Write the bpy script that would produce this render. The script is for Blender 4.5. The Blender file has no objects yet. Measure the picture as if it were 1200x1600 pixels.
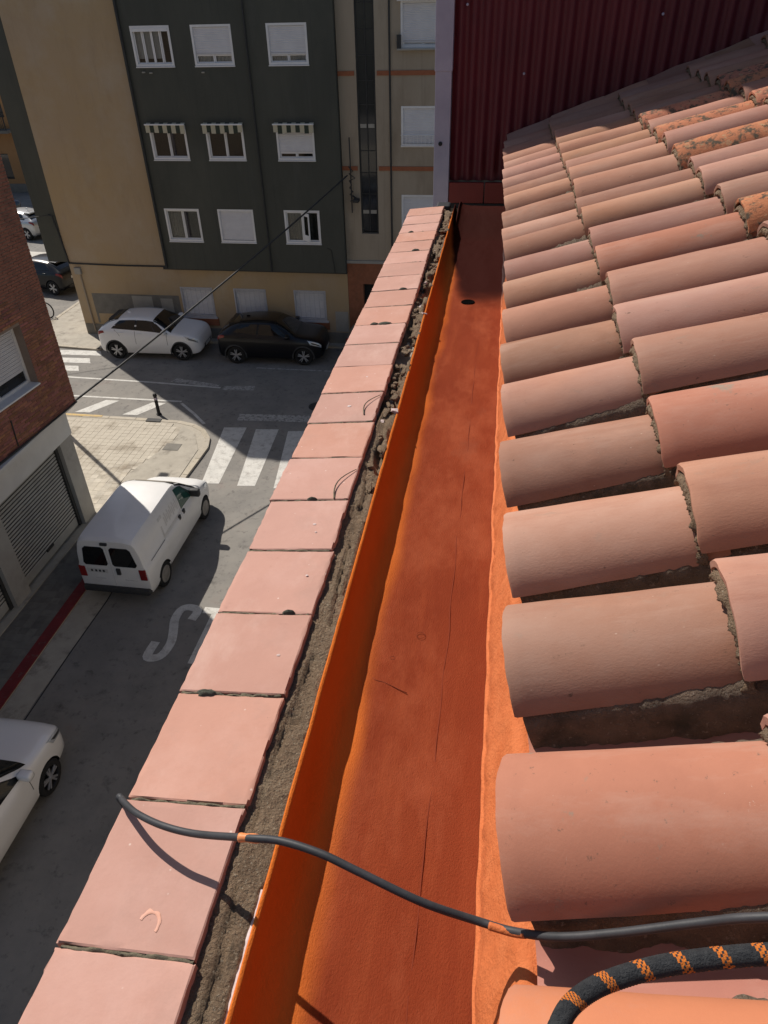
import bpy, bmesh, math, random
from mathutils import Vector, Matrix, noise
random.seed(7)
scene = bpy.context.scene
COL = scene.collection
R = math.radians
CZ = 11.2                       # camera height above the street

# ------------------------------------------------------------------ camera
cam = bpy.data.objects.new('camera', bpy.data.cameras.new('camera'))
COL.objects.link(cam)
def _camera():
    f = 1110.0
    d = Vector((39, 1530, f)).normalized()
    g = Vector((203, -810, f)); g = (g - d * g.dot(d)).normalized()
    x = d.cross(g)
    rows = (x, g, -d)
    ax = [Vector((rows[0][i], rows[1][i], rows[2][i])) for i in range(3)]   # right, down, forward in world
    m = Matrix(((ax[0].x, -ax[1].x, -ax[2].x, 0), (ax[0].y, -ax[1].y, -ax[2].y, 0),
                (ax[0].z, -ax[1].z, -ax[2].z, CZ), (0, 0, 0, 1)))
    cam.matrix_world = m
    cam.data.sensor_fit = 'HORIZONTAL'; cam.data.sensor_width = 36; cam.data.lens = 1110 / 1200 * 36
    cam.data.clip_start = 0.02; cam.data.clip_end = 600
_camera()
scene.camera = cam
# ------------------------------------------------------------------ sky and sun
EL = R(48.0)
SH = Vector((-0.765, 0.645, 0)).normalized()
SUN = Vector((SH.x * math.cos(EL), SH.y * math.cos(EL), math.sin(EL)))
world = bpy.data.worlds.new('World'); scene.world = world; world.use_nodes = True
wn = world.node_tree.nodes; wl = world.node_tree.links
sky = wn.new('ShaderNodeTexSky'); sky.sky_type = 'NISHITA'; sky.sun_disc = False
sky.sun_elevation = EL; sky.sun_rotation = math.atan2(SH.x, SH.y)
sky.air_density = 1.0; sky.dust_density = 1.2; sky.ozone_density = 1.0
wl.new(sky.outputs[0], wn['Background'].inputs[0]); wn['Background'].inputs[1].default_value = 0.08
sl = bpy.data.lights.new('sun', 'SUN'); sl.energy = 5.0; sl.angle = R(0.53); sl.color = (1.0, 0.93, 0.84)
so = bpy.data.objects.new('sun', sl); COL.objects.link(so)
so.rotation_euler = (-SUN).to_track_quat('-Z', 'Y').to_euler(); so.location = SUN * 40
scene.view_settings.view_transform = 'Standard'; scene.view_settings.look = 'None'
scene.view_settings.gamma = 1.0; scene.view_settings.exposure = 0.0
scene.view_settings.use_curve_mapping = False

# ------------------------------------------------------------------ helpers
class MB:
    def __init__(self): self.v = []; self.f = []; self.m = []
    def add(self, vs, fs, mi=0):
        b = len(self.v); self.v += [tuple(p) for p in vs]
        self.f += [tuple(i + b for i in f) for f in fs]; self.m += [mi] * len(fs)
        return self
    def box(self, a, b, mi=0, M=None):
        x0, y0, z0 = a; x1, y1, z1 = b
        vs = [(x0,y0,z0),(x1,y0,z0),(x1,y1,z0),(x0,y1,z0),(x0,y0,z1),(x1,y0,z1),(x1,y1,z1),(x0,y1,z1)]
        if M: vs = [M @ Vector(p) for p in vs]
        return self.add(vs, [(3,2,1,0),(4,5,6,7),(0,1,5,4),(1,2,6,5),(2,3,7,6),(3,0,4,7)], mi)
    def bev(self, a, b, r, mi=0, M=None):
        """box with chamfered edges along all sides"""
        bm = bmesh.new(); bmesh.ops.create_cube(bm, size=1)
        for p in bm.verts:
            p.co = Vector([(a[i] + b[i]) / 2 + p.co[i] * (b[i] - a[i]) for i in range(3)])
        bmesh.ops.bevel(bm, geom=list(bm.edges), offset=r, segments=2, affect='EDGES', profile=0.6)
        bm.verts.index_update()
        vs = [(M @ p.co) if M else p.co.copy() for p in bm.verts]
        fs = [[q.index for q in f.verts] for f in bm.faces]; bm.free()
        return self.add(vs, fs, mi)
    def quad(self, *p, mi=0): return self.add(p, [tuple(range(len(p)))], mi)
    def prism(self, poly, z0, z1, mi=0, M=None):
        n = len(poly)
        vs = [(x, y, z0) for x, y in poly] + [(x, y, z1) for x, y in poly]
        if M: vs = [M @ Vector(p) for p in vs]
        fs = [tuple(range(n - 1, -1, -1)), tuple(range(n, 2 * n))] + [(i, (i+1) % n, n + (i+1) % n, n + i) for i in range(n)]
        return self.add(vs, fs, mi)
    def tube(self, pts, r, n=8, mi=0, cap=True):
        pts = [Vector(p) for p in pts]; vs = []; fs = []
        up = Vector((0.03, 0.02, 1)).normalized(); prev = None
        for i, p in enumerate(pts):
            t = (pts[min(i+1, len(pts)-1)] - pts[max(i-1, 0)]).normalized()
            if prev is None:
                a = t.cross(up) if abs(t.dot(up)) < 0.95 else t.cross(Vector((1, 0, 0)))
            else:
                a = prev - t * prev.dot(t)
            a.normalize(); prev = a; b = t.cross(a)
            rr = r[i] if isinstance(r, (list, tuple)) else r
            vs += [p + (a * math.cos(k * 2 * math.pi / n) + b * math.sin(k * 2 * math.pi / n)) * rr for k in range(n)]
        for i in range(len(pts) - 1):
            for k in range(n):
                fs.append((i*n + k, i*n + (k+1) % n, (i+1)*n + (k+1) % n, (i+1)*n + k))
        if cap: fs += [tuple(range(n - 1, -1, -1)), tuple(range((len(pts)-1)*n, len(pts)*n))]
        return self.add(vs, fs, mi)
    def lathe(self, prof, n=20, mi=0, M=None):
        """profile of (radius, height) spun about Z"""
        vs = []; fs = []
        for r, z in prof:
            vs += [(r * math.cos(k*2*math.pi/n), r * math.sin(k*2*math.pi/n), z) for k in range(n)]
        if M: vs = [M @ Vector(p) for p in vs]
        for i in range(len(prof) - 1):
            for k in range(n): fs.append((i*n + k, i*n + (k+1) % n, (i+1)*n + (k+1) % n, (i+1)*n + k))
        return self.add(vs, fs, mi)
    def grid(self, fn, us, vs_, mi=0, flip=False):
        nu, nv = len(us), len(vs_)
        P = [fn(u, v) for u in us for v in vs_]; F = []
        for i in range(nu - 1):
            for j in range(nv - 1):
                q = (i*nv + j, (i+1)*nv + j, (i+1)*nv + j + 1, i*nv + j + 1)
                F.append(q[::-1] if flip else q)
        return self.add(P, F, mi)
    def mesh(self, name, mats, smooth=False, angle=None):
        me = bpy.data.meshes.new(name); me.from_pydata(self.v, [], self.f)
        for m in (mats if isinstance(mats, (list, tuple)) else [mats]): me.materials.append(m)
        me.polygons.foreach_set('material_index', self.m)
        if smooth:
            me.polygons.foreach_set('use_smooth', [True] * len(me.polygons))
            if angle: me.set_sharp_from_angle(angle=R(angle))
        me.update(); return me
    def build(self, name, mats, parent=None, smooth=False, angle=None, loc=None, rot=None):
        return put(name, self.mesh(name, mats, smooth, angle), parent, loc, rot)

def put(name, me, parent=None, loc=None, rot=None):
    o = bpy.data.objects.new(name, me); COL.objects.link(o)
    if parent: o.parent = parent
    if loc is not None: o.location = loc
    if rot is not None: o.rotation_euler = rot
    return o
def tag(o, label=None, cat=None, group=None, kind=None):
    if label: o['label'] = label
    if cat: o['category'] = cat
    if group: o['group'] = group
    if kind: o['kind'] = kind
    return o
def thing(name, label, cat, loc=(0, 0, 0), rz=0, group=None):
    o = bpy.data.objects.new(name, None); COL.objects.link(o); o.location = loc; o.rotation_euler = (0, 0, rz)
    o.empty_display_size = 0.2
    return tag(o, label, cat, group)
def frange(a, b, n): return [a + (b - a) * i / (n - 1) for i in range(n)]
def fbm(p, o=4): return noise.fractal(Vector(p), 1.0, 2.0, o)
def lin(c): return tuple(c) + (1.0,)

# ------------------------------------------------------------------ materials
def mat(name, c1, c2=None, scale=5.0, rough=0.8, bump=0.0, bscale=60.0, c3=None, s3=1.5, w3=(0.55, 0.7), stretch=(1, 1, 1),
        metal=0.0, spec=0.35, objvar=0.0, coat=0.0, detail=6.0, coords='Object', hue=0.0, bdist=0.004, ramp=(0.3, 0.7)):
    m = bpy.data.materials.new(name); m.use_nodes = True
    n = m.node_tree.nodes; l = m.node_tree.links; p = n['Principled BSDF']
    p.inputs['Roughness'].default_value = rough; p.inputs['Metallic'].default_value = metal
    p.inputs['Specular IOR Level'].default_value = spec; p.inputs['Coat Weight'].default_value = coat
    p.inputs['Coat Roughness'].default_value = 0.06
    p.inputs['Base Color'].default_value = lin(c1)
    tc = n.new('ShaderNodeTexCoord'); mp = n.new('ShaderNodeMapping'); mp.inputs['Scale'].default_value = stretch
    oi = n.new('ShaderNodeObjectInfo')
    if coords == 'World':
        ge = n.new('ShaderNodeNewGeometry'); l.new(ge.outputs['Position'], mp.inputs[0])
    else:
        l.new(tc.outputs['Object'], mp.inputs[0])
        sc = n.new('ShaderNodeVectorMath'); sc.operation = 'SCALE'; sc.inputs[0].default_value = (37.1, 17.3, 9.7)
        l.new(oi.outputs['Random'], sc.inputs['Scale']); l.new(sc.outputs[0], mp.inputs['Location'])
    out = None
    if c2:
        t = n.new('ShaderNodeTexNoise'); t.inputs['Scale'].default_value = scale; t.inputs['Detail'].default_value = detail
        t.inputs['Roughness'].default_value = 0.62; l.new(mp.outputs[0], t.inputs['Vector'])
        r = n.new('ShaderNodeValToRGB'); r.color_ramp.elements[0].position = ramp[0]; r.color_ramp.elements[1].position = ramp[1]
        r.color_ramp.elements[0].color = lin(c1); r.color_ramp.elements[1].color = lin(c2)
        l.new(t.outputs['Fac'], r.inputs[0]); out = r.outputs[0]
    if c3:
        t = n.new('ShaderNodeTexNoise'); t.inputs['Scale'].default_value = s3; t.inputs['Detail'].default_value = 8
        t.inputs['Roughness'].default_value = 0.7; l.new(mp.outputs[0], t.inputs['Vector'])
        r = n.new('ShaderNodeValToRGB'); r.color_ramp.elements[0].position = w3[0]; r.color_ramp.elements[1].position = w3[1]
        l.new(t.outputs['Fac'], r.inputs[0])
        x = n.new('ShaderNodeMix'); x.data_type = 'RGBA'
        l.new(r.outputs[0], x.inputs[0])
        if out: l.new(out, x.inputs[6])
        else: x.inputs[6].default_value = lin(c1)
        x.inputs[7].default_value = lin(c3); out = x.outputs[2]
    if objvar or hue:
        hs = n.new('ShaderNodeHueSaturation'); mr = n.new('ShaderNodeMapRange')
        mr.inputs[3].default_value = 1 - objvar; mr.inputs[4].default_value = 1 + objvar
        l.new(oi.outputs['Random'], mr.inputs[0]); l.new(mr.outputs[0], hs.inputs['Value'])
        mu = n.new('ShaderNodeMath'); mu.operation = 'MULTIPLY'; mu.inputs[1].default_value = 7.31
        fr = n.new('ShaderNodeMath'); fr.operation = 'FRACT'
        l.new(oi.outputs['Random'], mu.inputs[0]); l.new(mu.outputs[0], fr.inputs[0])
        m2 = n.new('ShaderNodeMapRange'); m2.inputs[3].default_value = 0.5 - hue; m2.inputs[4].default_value = 0.5 + hue
        l.new(fr.outputs[0], m2.inputs[0]); l.new(m2.outputs[0], hs.inputs['Hue'])
        m3 = n.new('ShaderNodeMapRange'); m3.inputs[3].default_value = 0.92; m3.inputs[4].default_value = 1.06
        l.new(fr.outputs[0], m3.inputs[0]); l.new(m3.outputs[0], hs.inputs['Saturation'])
        if out: l.new(out, hs.inputs['Color'])
        else: hs.inputs['Color'].default_value = lin(c1)
        out = hs.outputs[0]
    if out: l.new(out, p.inputs['Base Color'])
    if bump:
        t = n.new('ShaderNodeTexNoise'); t.inputs['Scale'].default_value = bscale; t.inputs['Detail'].default_value = 6
        t.inputs['Roughness'].default_value = 0.65; l.new(mp.outputs[0], t.inputs['Vector'])
        b = n.new('ShaderNodeBump'); b.inputs['Strength'].default_value = bump; b.inputs['Distance'].default_value = bdist
        l.new(t.outputs['Fac'], b.inputs['Height']); l.new(b.outputs[0], p.inputs['Normal'])
    return m
def layer(m, col, scale, lo, hi, amount=1.0, kind='noise', stretch=(1, 1, 1), detail=8, rough=None):
    """mix another coloured layer (spots, stains) over a material's base colour"""
    n = m.node_tree.nodes; l = m.node_tree.links; p = n['Principled BSDF']
    mp0 = [q for q in n if q.type == 'MAPPING'][0]
    mp = n.new('ShaderNodeMapping'); mp.inputs['Scale'].default_value = stretch; l.new(mp0.outputs[0], mp.inputs[0])
    if kind == 'voronoi':
        t = n.new('ShaderNodeTexVoronoi'); t.inputs['Scale'].default_value = scale; src = t.outputs['Distance']
    else:
        t = n.new('ShaderNodeTexNoise'); t.inputs['Scale'].default_value = scale; t.inputs['Detail'].default_value = detail
        t.inputs['Roughness'].default_value = 0.7; src = t.outputs['Fac']
    l.new(mp.outputs[0], t.inputs['Vector'])
    mr = n.new('ShaderNodeMapRange'); mr.inputs[1].default_value = lo; mr.inputs[2].default_value = hi
    mr.inputs[3].default_value = 0; mr.inputs[4].default_value = amount
    l.new(src, mr.inputs[0])
    x = n.new('ShaderNodeMix'); x.data_type = 'RGBA'; l.new(mr.outputs[0], x.inputs[0])
    old = p.inputs['Base Color'].links
    if old: l.new(old[0].from_socket, x.inputs[6])
    else: x.inputs[6].default_value = p.inputs['Base Color'].default_value
    x.inputs[7].default_value = lin(col); l.new(x.outputs[2], p.inputs['Base Color'])
    if rough is not None:
        y = n.new('ShaderNodeMix'); y.data_type = 'FLOAT'; l.new(mr.outputs[0], y.inputs[0])
        y.inputs[2].default_value = p.inputs['Roughness'].default_value; y.inputs[3].default_value = rough
        l.new(y.outputs[0], p.inputs['Roughness'])
    return m
M = {}
M['coping'] = mat('coping', (.485,.255,.192), (.445,.228,.17), 9, .75, .15, 120, (.52,.295,.235), 3.5, (.5,.75), objvar=.06, hue=.0015)
layer(M['coping'], (.36,.215,.17), 5, .52, .78, .65); layer(M['coping'], (.62,.42,.35), 4, .56, .75, .5, stretch=(1,.5,1)); layer(M['coping'], (.16,.09,.07), 60, .71, .75, .8); layer(M['coping'], (.34,.17,.13), 26, .62, .75, .5); layer(M['coping'], (.72,.6,.52), 30, .075, .03, .6, 'voronoi')
layer(M['coping'], (.22,.1,.07), 140, .68, .74, .7)
M['mortar'] = mat('mortar', (.29,.198,.125), (.185,.125,.078), 30, .95, 1.0, 230, (.30,.225,.15), 9, (.5,.7), coords='World', bdist=.012)
layer(M['mortar'], (.08,.06,.045), 150, .57, .68, .65, detail=3); layer(M['mortar'], (.46,.385,.285), 260, .58, .68, .8, detail=3); layer(M['mortar'], (.05,.04,.03), 26, .6, .72, .6)
M['mortar_dark'] = mat('mortar_dark', (.26,.19,.135), (.15,.112,.08), 30, .95, 1.0, 200, (.085,.075,.055), 12, (.52,.68), coords='World', bdist=.01)
layer(M['mortar_dark'], (.40,.33,.26), 120, .60, .68, .7, detail=3)
M['joint'] = mat('joint', (.2,.17,.11), (.09,.08,.06), 60, .95, .8, 250, coords='World')
M['moss'] = mat('moss', (.12,.12,.09), (.06,.065,.05), 90, .95, 1.0, 300, coords='World')
M['orange'] = mat('orange', (.64,.155,.022), (.58,.125,.016), 5, .55, .25, 40, (.68,.19,.04), 2.2, (.55,.75), stretch=(3,.6,3), coords='World')
M['orange_rough'] = mat('orange_rough', (.62,.18,.058), (.52,.13,.035), 26, .8, .8, 150, (.46,.11,.03), 60, (.6,.68), coords='World')
M['redfloor'] = mat('redfloor', (.235,.052,.024), (.185,.036,.017), 4, .68, .6, 150, (.265,.072,.040), 3, (.5,.72), stretch=(4,.7,4), spec=.08, coords='World', bdist=.006)
layer(M['redfloor'], (.17,.026,.013), 38, .62, .75, .6, stretch=(2,.5,2))
def end_shade(m):
    """shade at the far end of the gutter, painted into the colour with a soft rounded outline"""
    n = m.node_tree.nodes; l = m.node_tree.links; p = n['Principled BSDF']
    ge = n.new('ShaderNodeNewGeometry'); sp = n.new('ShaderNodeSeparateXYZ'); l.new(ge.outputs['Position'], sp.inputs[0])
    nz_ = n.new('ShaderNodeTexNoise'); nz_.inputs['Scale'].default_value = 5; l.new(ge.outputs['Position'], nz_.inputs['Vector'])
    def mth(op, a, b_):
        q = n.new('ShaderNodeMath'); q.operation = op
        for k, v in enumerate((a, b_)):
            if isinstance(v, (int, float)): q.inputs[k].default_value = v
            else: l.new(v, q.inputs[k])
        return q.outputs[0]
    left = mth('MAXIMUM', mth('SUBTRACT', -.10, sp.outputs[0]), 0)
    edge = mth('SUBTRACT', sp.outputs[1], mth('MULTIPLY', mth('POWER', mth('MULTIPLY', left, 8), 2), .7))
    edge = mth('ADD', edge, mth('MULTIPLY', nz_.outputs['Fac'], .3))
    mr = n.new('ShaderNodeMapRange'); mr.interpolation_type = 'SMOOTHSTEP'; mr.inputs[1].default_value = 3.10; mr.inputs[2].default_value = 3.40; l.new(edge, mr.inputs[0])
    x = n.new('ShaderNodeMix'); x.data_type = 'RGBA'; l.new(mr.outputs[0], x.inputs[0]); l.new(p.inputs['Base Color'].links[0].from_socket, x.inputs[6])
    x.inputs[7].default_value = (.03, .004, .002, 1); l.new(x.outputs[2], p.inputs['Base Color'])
M['channel'] = mat('channel', (.235,.044,.016), (.19,.033,.0125), 4, .7, .5, 260, (.31,.075,.032), 3, (.5,.72), stretch=(1.6,.8,1.6), spec=.04, coords='World', bdist=.006)
layer(M['channel'], (.185,.03,.012), 38, .60, .75, .6, stretch=(2,.5,2)); layer(M['channel'], (.30,.066,.024), 5, .52, .72, .5, stretch=(2.5,.6,2.5)); layer(M['channel'], (.19,.032,.013), 9, .58, .72, .4, stretch=(2.5,.8,2.5)); layer(M['channel'], (.2,.07,.04), 2.5, .6, .75, .5)
def two_tone(m):
    """fresh orange coat on the wall and cove, brushed out over the red of the floor"""
    n = m.node_tree.nodes; l = m.node_tree.links; p = n['Principled BSDF']
    ge = n.new('ShaderNodeNewGeometry'); sp = n.new('ShaderNodeSeparateXYZ'); l.new(ge.outputs['Position'], sp.inputs[0])
    mp = n.new('ShaderNodeMapping'); mp.inputs['Scale'].default_value = (14, 3, 14); l.new(ge.outputs['Position'], mp.inputs[0])
    t = n.new('ShaderNodeTexNoise'); t.inputs['Scale'].default_value = 1; t.inputs['Detail'].default_value = 6; l.new(mp.outputs[0], t.inputs['Vector'])
    a = n.new('ShaderNodeMath'); a.operation = 'MULTIPLY_ADD'; l.new(t.outputs['Fac'], a.inputs[0]); a.inputs[1].default_value = .05; l.new(sp.outputs[0], a.inputs[2])
    mr = n.new('ShaderNodeMapRange'); mr.interpolation_type = 'SMOOTHSTEP'; mr.inputs[1].default_value = -.190; mr.inputs[2].default_value = -.140; mr.inputs[3].default_value = 1; mr.inputs[4].default_value = 0
    l.new(a.outputs[0], mr.inputs[0])
    t2 = n.new('ShaderNodeTexNoise'); t2.inputs['Scale'].default_value = .6; t2.inputs['Detail'].default_value = 5; l.new(mp.outputs[0], t2.inputs['Vector'])
    r = n.new('ShaderNodeValToRGB'); r.color_ramp.elements[0].position = .3; r.color_ramp.elements[1].position = .7
    r.color_ramp.elements[0].color = (.60, .135, .018, 1); r.color_ramp.elements[1].color = (.70, .19, .035, 1); l.new(t2.outputs['Fac'], r.inputs[0])
    x = n.new('ShaderNodeMix'); x.data_type = 'RGBA'; l.new(mr.outputs[0], x.inputs[0]); l.new(p.inputs['Base Color'].links[0].from_socket, x.inputs[6]); l.new(r.outputs[0], x.inputs[7])
    l.new(x.outputs[2], p.inputs['Base Color'])
two_tone(M['channel']); end_shade(M['channel']); end_shade(M['redfloor']); end_shade(M['orange_rough']); end_shade(M['orange'])
M['membrane'] = mat('membrane', (.62,.52,.5), (.5,.36,.32), 40, .6, .4, 90, coords='World')
M['terra'] = mat('terra', (.385,.19,.128), (.32,.156,.104), 7, .85, .14, 220, (.41,.24,.178), 3.2, (.42,.72), stretch=(.6,1.3,1.3), objvar=.19, hue=.007, spec=.2)
layer(M['terra'], (.48,.245,.16), 2.2, .5, .7, .6); layer(M['terra'], (.29,.125,.085), 4.5, .56, .74, .55, stretch=(.35,1.6,1.6))
layer(M['terra'], (.50,.33,.255), 5, .54, .8, .6, stretch=(.4,1.5,1.5)); layer(M['terra'], (.10,.07,.05), 38, .655, .71, .9); layer(M['terra'], (.17,.12,.085), 110, .64, .72, .65); layer(M['terra'], (.30,.21,.16), 16, .6, .72, .55); layer(M['terra'], (.085,.06,.045), 22, .70, .735, .85); layer(M['terra'], (.27,.12,.08), 1.4, .55, .72, .45)
layer(M['terra'], (.6,.45,.36), 34, .06, .02, .5, 'voronoi')
M['terra_old'] = mat('terra_old', (.52,.2,.10), (.44,.16,.08), 7, .9, .6, 150, (.10,.075,.05), 16, (.50,.58), objvar=.08, hue=.01)
layer(M['terra_old'], (.42,.29,.16), 30, .55, .65, .8); layer(M['terra_old'], (.05,.045,.035), 44, .57, .64, .9)
M['terra_spot'] = mat('terra_spot', (.42,.175,.108), (.36,.145,.09), 7, .85, .1, 220, (.24,.19,.14), 9, (.60,.66), objvar=.06, hue=.01)
layer(M['terra_spot'], (.09,.075,.055), 70, .63, .69, .7); layer(M['terra_spot'], (.5,.33,.26), 5, .5, .78, .6, stretch=(.4,1.4,1.4)); layer(M['terra_spot'], (.58,.46,.38), 75, .67, .71, .5)
M['sheet'] = mat('sheet', (.14,.014,.019), (.105,.0105,.015), 3, .5, .05, 60, spec=.4, coords='World')
M['sheet_trim'] = mat('sheet_trim', (.22,.028,.02), (.17,.02,.016), 5, .5, coords='World')
M['galv'] = mat('galv', (.44,.39,.46), (.36,.32,.39), 6, .45, .1, 40, (.3,.27,.32), 2.5, (.6,.75), metal=.15, coords='World')
M['black'] = mat('black', (.012,.012,.014), rough=.6)
M['hole'] = mat('hole', (.004,.004,.004), rough=1, spec=0)
M['rubber'] = mat('rubber', (.03,.032,.035), (.05,.05,.055), 30, .55, .1, 100)
M['asphalt'] = mat('asphalt', (.235,.222,.202), (.172,.163,.15), 1.2, .92, .5, 90, (.262,.245,.218), .45, (.45,.65), coords='World', bdist=.01)
layer(M['asphalt'], (.04,.036,.036), 1.7, .58, .72, .6); layer(M['asphalt'], (.2,.19,.175), 130, .6, .7, .5); layer(M['asphalt'], (.06,.056,.054), 5, .56, .66, .5)
layer(M['asphalt'], (.16,.10,.09), .9, .6, .75, .4)
M['concrete'] = mat('concrete', (.42,.385,.32), (.33,.30,.25), 3, .9, .4, 60, (.2,.18,.15), 1.5, (.55,.7), coords='World')
M['pale_concrete'] = mat('pale_concrete', (.58,.55,.49), (.48,.45,.4), 1.5, .9, .2, 60, coords='World')
M['kerb'] = mat('kerb', (.46,.41,.33), (.38,.34,.27), 4, .9, .3, 60, (.18,.16,.13), 8, (.58,.7), objvar=.08)
M['panot'] = mat('panot', (.50,.455,.375), (.44,.40,.33), 4, .9, .3, 80, (.24,.2,.15), 1.2, (.5,.7), objvar=.14, coords='World')
M['panot_all'] = mat('panot_all', (.50,.455,.375), (.44,.40,.33), 3, .9, .3, 80, (.24,.2,.15), .9, (.5,.7), coords='World')
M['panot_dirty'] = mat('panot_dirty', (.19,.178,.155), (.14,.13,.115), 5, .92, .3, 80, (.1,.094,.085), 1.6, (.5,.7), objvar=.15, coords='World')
M['lintel'] = mat('lintel', (.66,.655,.63), (.58,.57,.55), 2, .8, .1, 40, (.45,.44,.42), 1.1, (.6,.8), coords='World')
M['grout'] = mat('grout', (.44,.40,.33), (.37,.335,.275), 12, .95, .4, 90, coords='World')
M['paint'] = mat('paint', (.62,.605,.56), (.5,.49,.455), 3, .75, .2, 90, (.36,.34,.31), 5, (.5,.68), coords='World')
layer(M['paint'], (.2,.19,.18), 26, .58, .68, .8)
M['worn_paint'] = mat('worn_paint', (.5,.48,.44), (.3,.29,.27), 4, .8, .2, 90, (.13,.125,.12), 9, (.48,.62), coords='World')
M['red_paint'] = mat('red_paint', (.20,.024,.028), (.14,.02,.022), 4, .8, .3, 90, (.12,.09,.08), 9, (.58,.7), coords='World')
M['yellow_paint'] = mat('yellow_paint', (.62,.42,.14), (.42,.33,.2), 9, .8, coords='World')
M['beige'] = mat('beige', (.43,.325,.215), (.385,.285,.18), .7, .92, .3, 30, (.44,.315,.17), .35, (.4,.7), coords='World')
layer(M['beige'], (.28,.20,.13), 1.3, .52, .8, .45, stretch=(1,1,.35)); layer(M['beige'], (.24,.185,.13), 5, .58, .75, .35, stretch=(1.6,1,.12)); layer(M['beige'], (.46,.40,.32), .5, .5, .75, .5)
M['dark'] = mat('dark', (.080,.082,.068), (.067,.069,.058), .9, .92, .4, 40, (.094,.094,.078), .5, (.45,.7), stretch=(1,1,.4), coords='World')
layer(M['dark'], (.045,.047,.045), 4, .55, .75, .5, stretch=(1.8,1,.12)); layer(M['dark'], (.11,.112,.10), 2.2, .58, .78, .45, stretch=(1,1,.3))
M['beige2'] = mat('beige2', (.40,.335,.255), (.34,.28,.21), 1.2, .92, .3, 30, (.25,.2,.145), .8, (.5,.75), stretch=(1,1,.3), coords='World')
layer(M['beige2'], (.2,.165,.125), 4, .56, .76, .5, stretch=(1.6,1,.14))
M['band'] = mat('band', (.36,.13,.065), (.28,.1,.05), 5, .9, .3, 40, coords='World')
M['redbrickwall'] = mat('redbrickwall', (.34,.13,.07), (.25,.095,.05), 6, .9, .4, 50, (.2,.09,.05), 2, (.5,.7), coords='World')
M['greypatch'] = mat('greypatch', (.22,.205,.18), (.16,.15,.13), 3, .95, .3, 40, coords='World')
M['palepatch'] = mat('palepatch', (.38,.36,.32), (.33,.31,.27), 4, .95, coords='World')
M['white'] = mat('white', (.78,.77,.76), (.7,.69,.69), 4, .5, objvar=.03)
M['shutter'] = mat('shutter', (.70,.69,.70), (.62,.61,.63), 3, .55, objvar=.05)
M['grille'] = mat('grille', (.55,.54,.56), (.45,.44,.46), 4, .55)
M['glass'] = mat('glass', (.016,.018,.02), (.03,.03,.032), 2, .06, spec=.6)
M['curtain'] = mat('curtain', (.32,.3,.27), (.16,.15,.14), 9, .9, stretch=(6,1,.4), coords='World')
M['sheer'] = mat('sheer', (.74,.72,.69), (.55,.54,.52), 6, .9, stretch=(6,1,.3), coords='World')
M['awning_g'] = mat('awning_g', (.045,.055,.04), rough=.9)
M['awning_w'] = mat('awning_w', (.5,.46,.34), rough=.9)
M['pipe'] = mat('pipe', (.03,.03,.03), (.05,.05,.048), 6, .7)
M['brickbase'] = mat('brickbase', (.30,.23,.18), (.24,.18,.14), 5, .95, .6, 60, coords='World')
M['brick'] = mat('brick', (.36,.15,.10), (.27,.11,.075), 14, .9, .5, 90, (.15,.075,.06), 5, (.5,.7), objvar=.28, hue=.02)
M['brick_all'] = mat('brick_all', (.38,.16,.105), (.24,.10,.07), 9, .9, .5, 90, (.17,.085,.068), 2.6, (.5,.66), coords='World')
layer(M['brick_all'], (.09,.05,.04), 2.0, .6, .75, .55)
M['stone'] = mat('stone', (.40,.385,.355), (.33,.315,.29), 2.5, .85, .2, 40, (.25,.24,.22), 1.3, (.55,.75), coords='World')
M['roller'] = mat('roller', (.42,.415,.385), (.35,.345,.32), 3, .6, .1, 40, (.3,.29,.27), 1.4, (.5,.75), coords='World', metal=.0)
M['carwhite'] = mat('carwhite', (.80,.80,.80), rough=.32, spec=.5, coat=.8)
M['vanwhite'] = mat('vanwhite', (.78,.775,.76), (.72,.715,.70), 2, .4, spec=.5, coat=.3, c3=(.6,.58,.54), s3=1.2, w3=(.6,.8))
M['carblack'] = mat('carblack', (.004,.004,.006), rough=.3, spec=.35, coat=.25)
M['carnavy'] = mat('carnavy', (.012,.014,.022), rough=.2, spec=.5, coat=.9)
M['carsilver'] = mat('carsilver', (.45,.46,.47), rough=.3, metal=.5, coat=.6)
M['carglass'] = mat('carglass', (.006,.007,.008), rough=.04, spec=.6)
M['vanglass'] = mat('vanglass', (.02,.075,.062), rough=.05, spec=.6)
M['tyre'] = mat('tyre', (.014,.014,.015), (.022,.022,.022), 20, .85)
M['rimdark'] = mat('rimdark', (.02,.02,.022), rough=.4, metal=.4)
M['rim'] = mat('rim', (.55,.55,.57), rough=.3, metal=.7)
M['hubcap'] = mat('hubcap', (.36,.34,.31), (.22,.2,.18), 9, .6, metal=.3)
M['plastic'] = mat('plastic', (.035,.036,.038), (.05,.05,.05), 12, .65)
M['lamp'] = mat('lamp', (.55,.58,.62), rough=.08, spec=.7, metal=.3)
M['taillamp'] = mat('taillamp', (.22,.012,.012), rough=.12, spec=.6)
M['plate'] = mat('plate', (.6,.6,.58), rough=.5)
M['decal'] = mat('decal', (.55,.545,.54), (.66,.655,.65), 14, .5)
M['rope'] = mat('rope', (.022,.024,.028), (.05,.052,.055), 160, .9, 1.0, 500)
M['rope_orange'] = mat('rope_orange', (.75,.22,.03), (.5,.13,.02), 300, .9, .8, 500)
M['farwall'] = mat('farwall', (.42,.23,.10), (.36,.19,.085), 1, .9, coords='World')
M['render'] = mat('render', (.45,.38,.3), (.38,.32,.25), 1, .9, .3, 30, coords='World')

# ------------------------------------------------------------------ ground, kerbs, pavements
g = MB(); g.box((-90, -40, -.3), (60, 120, 0)); road = tag(g.build('road', M['asphalt']), kind='structure')

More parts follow.
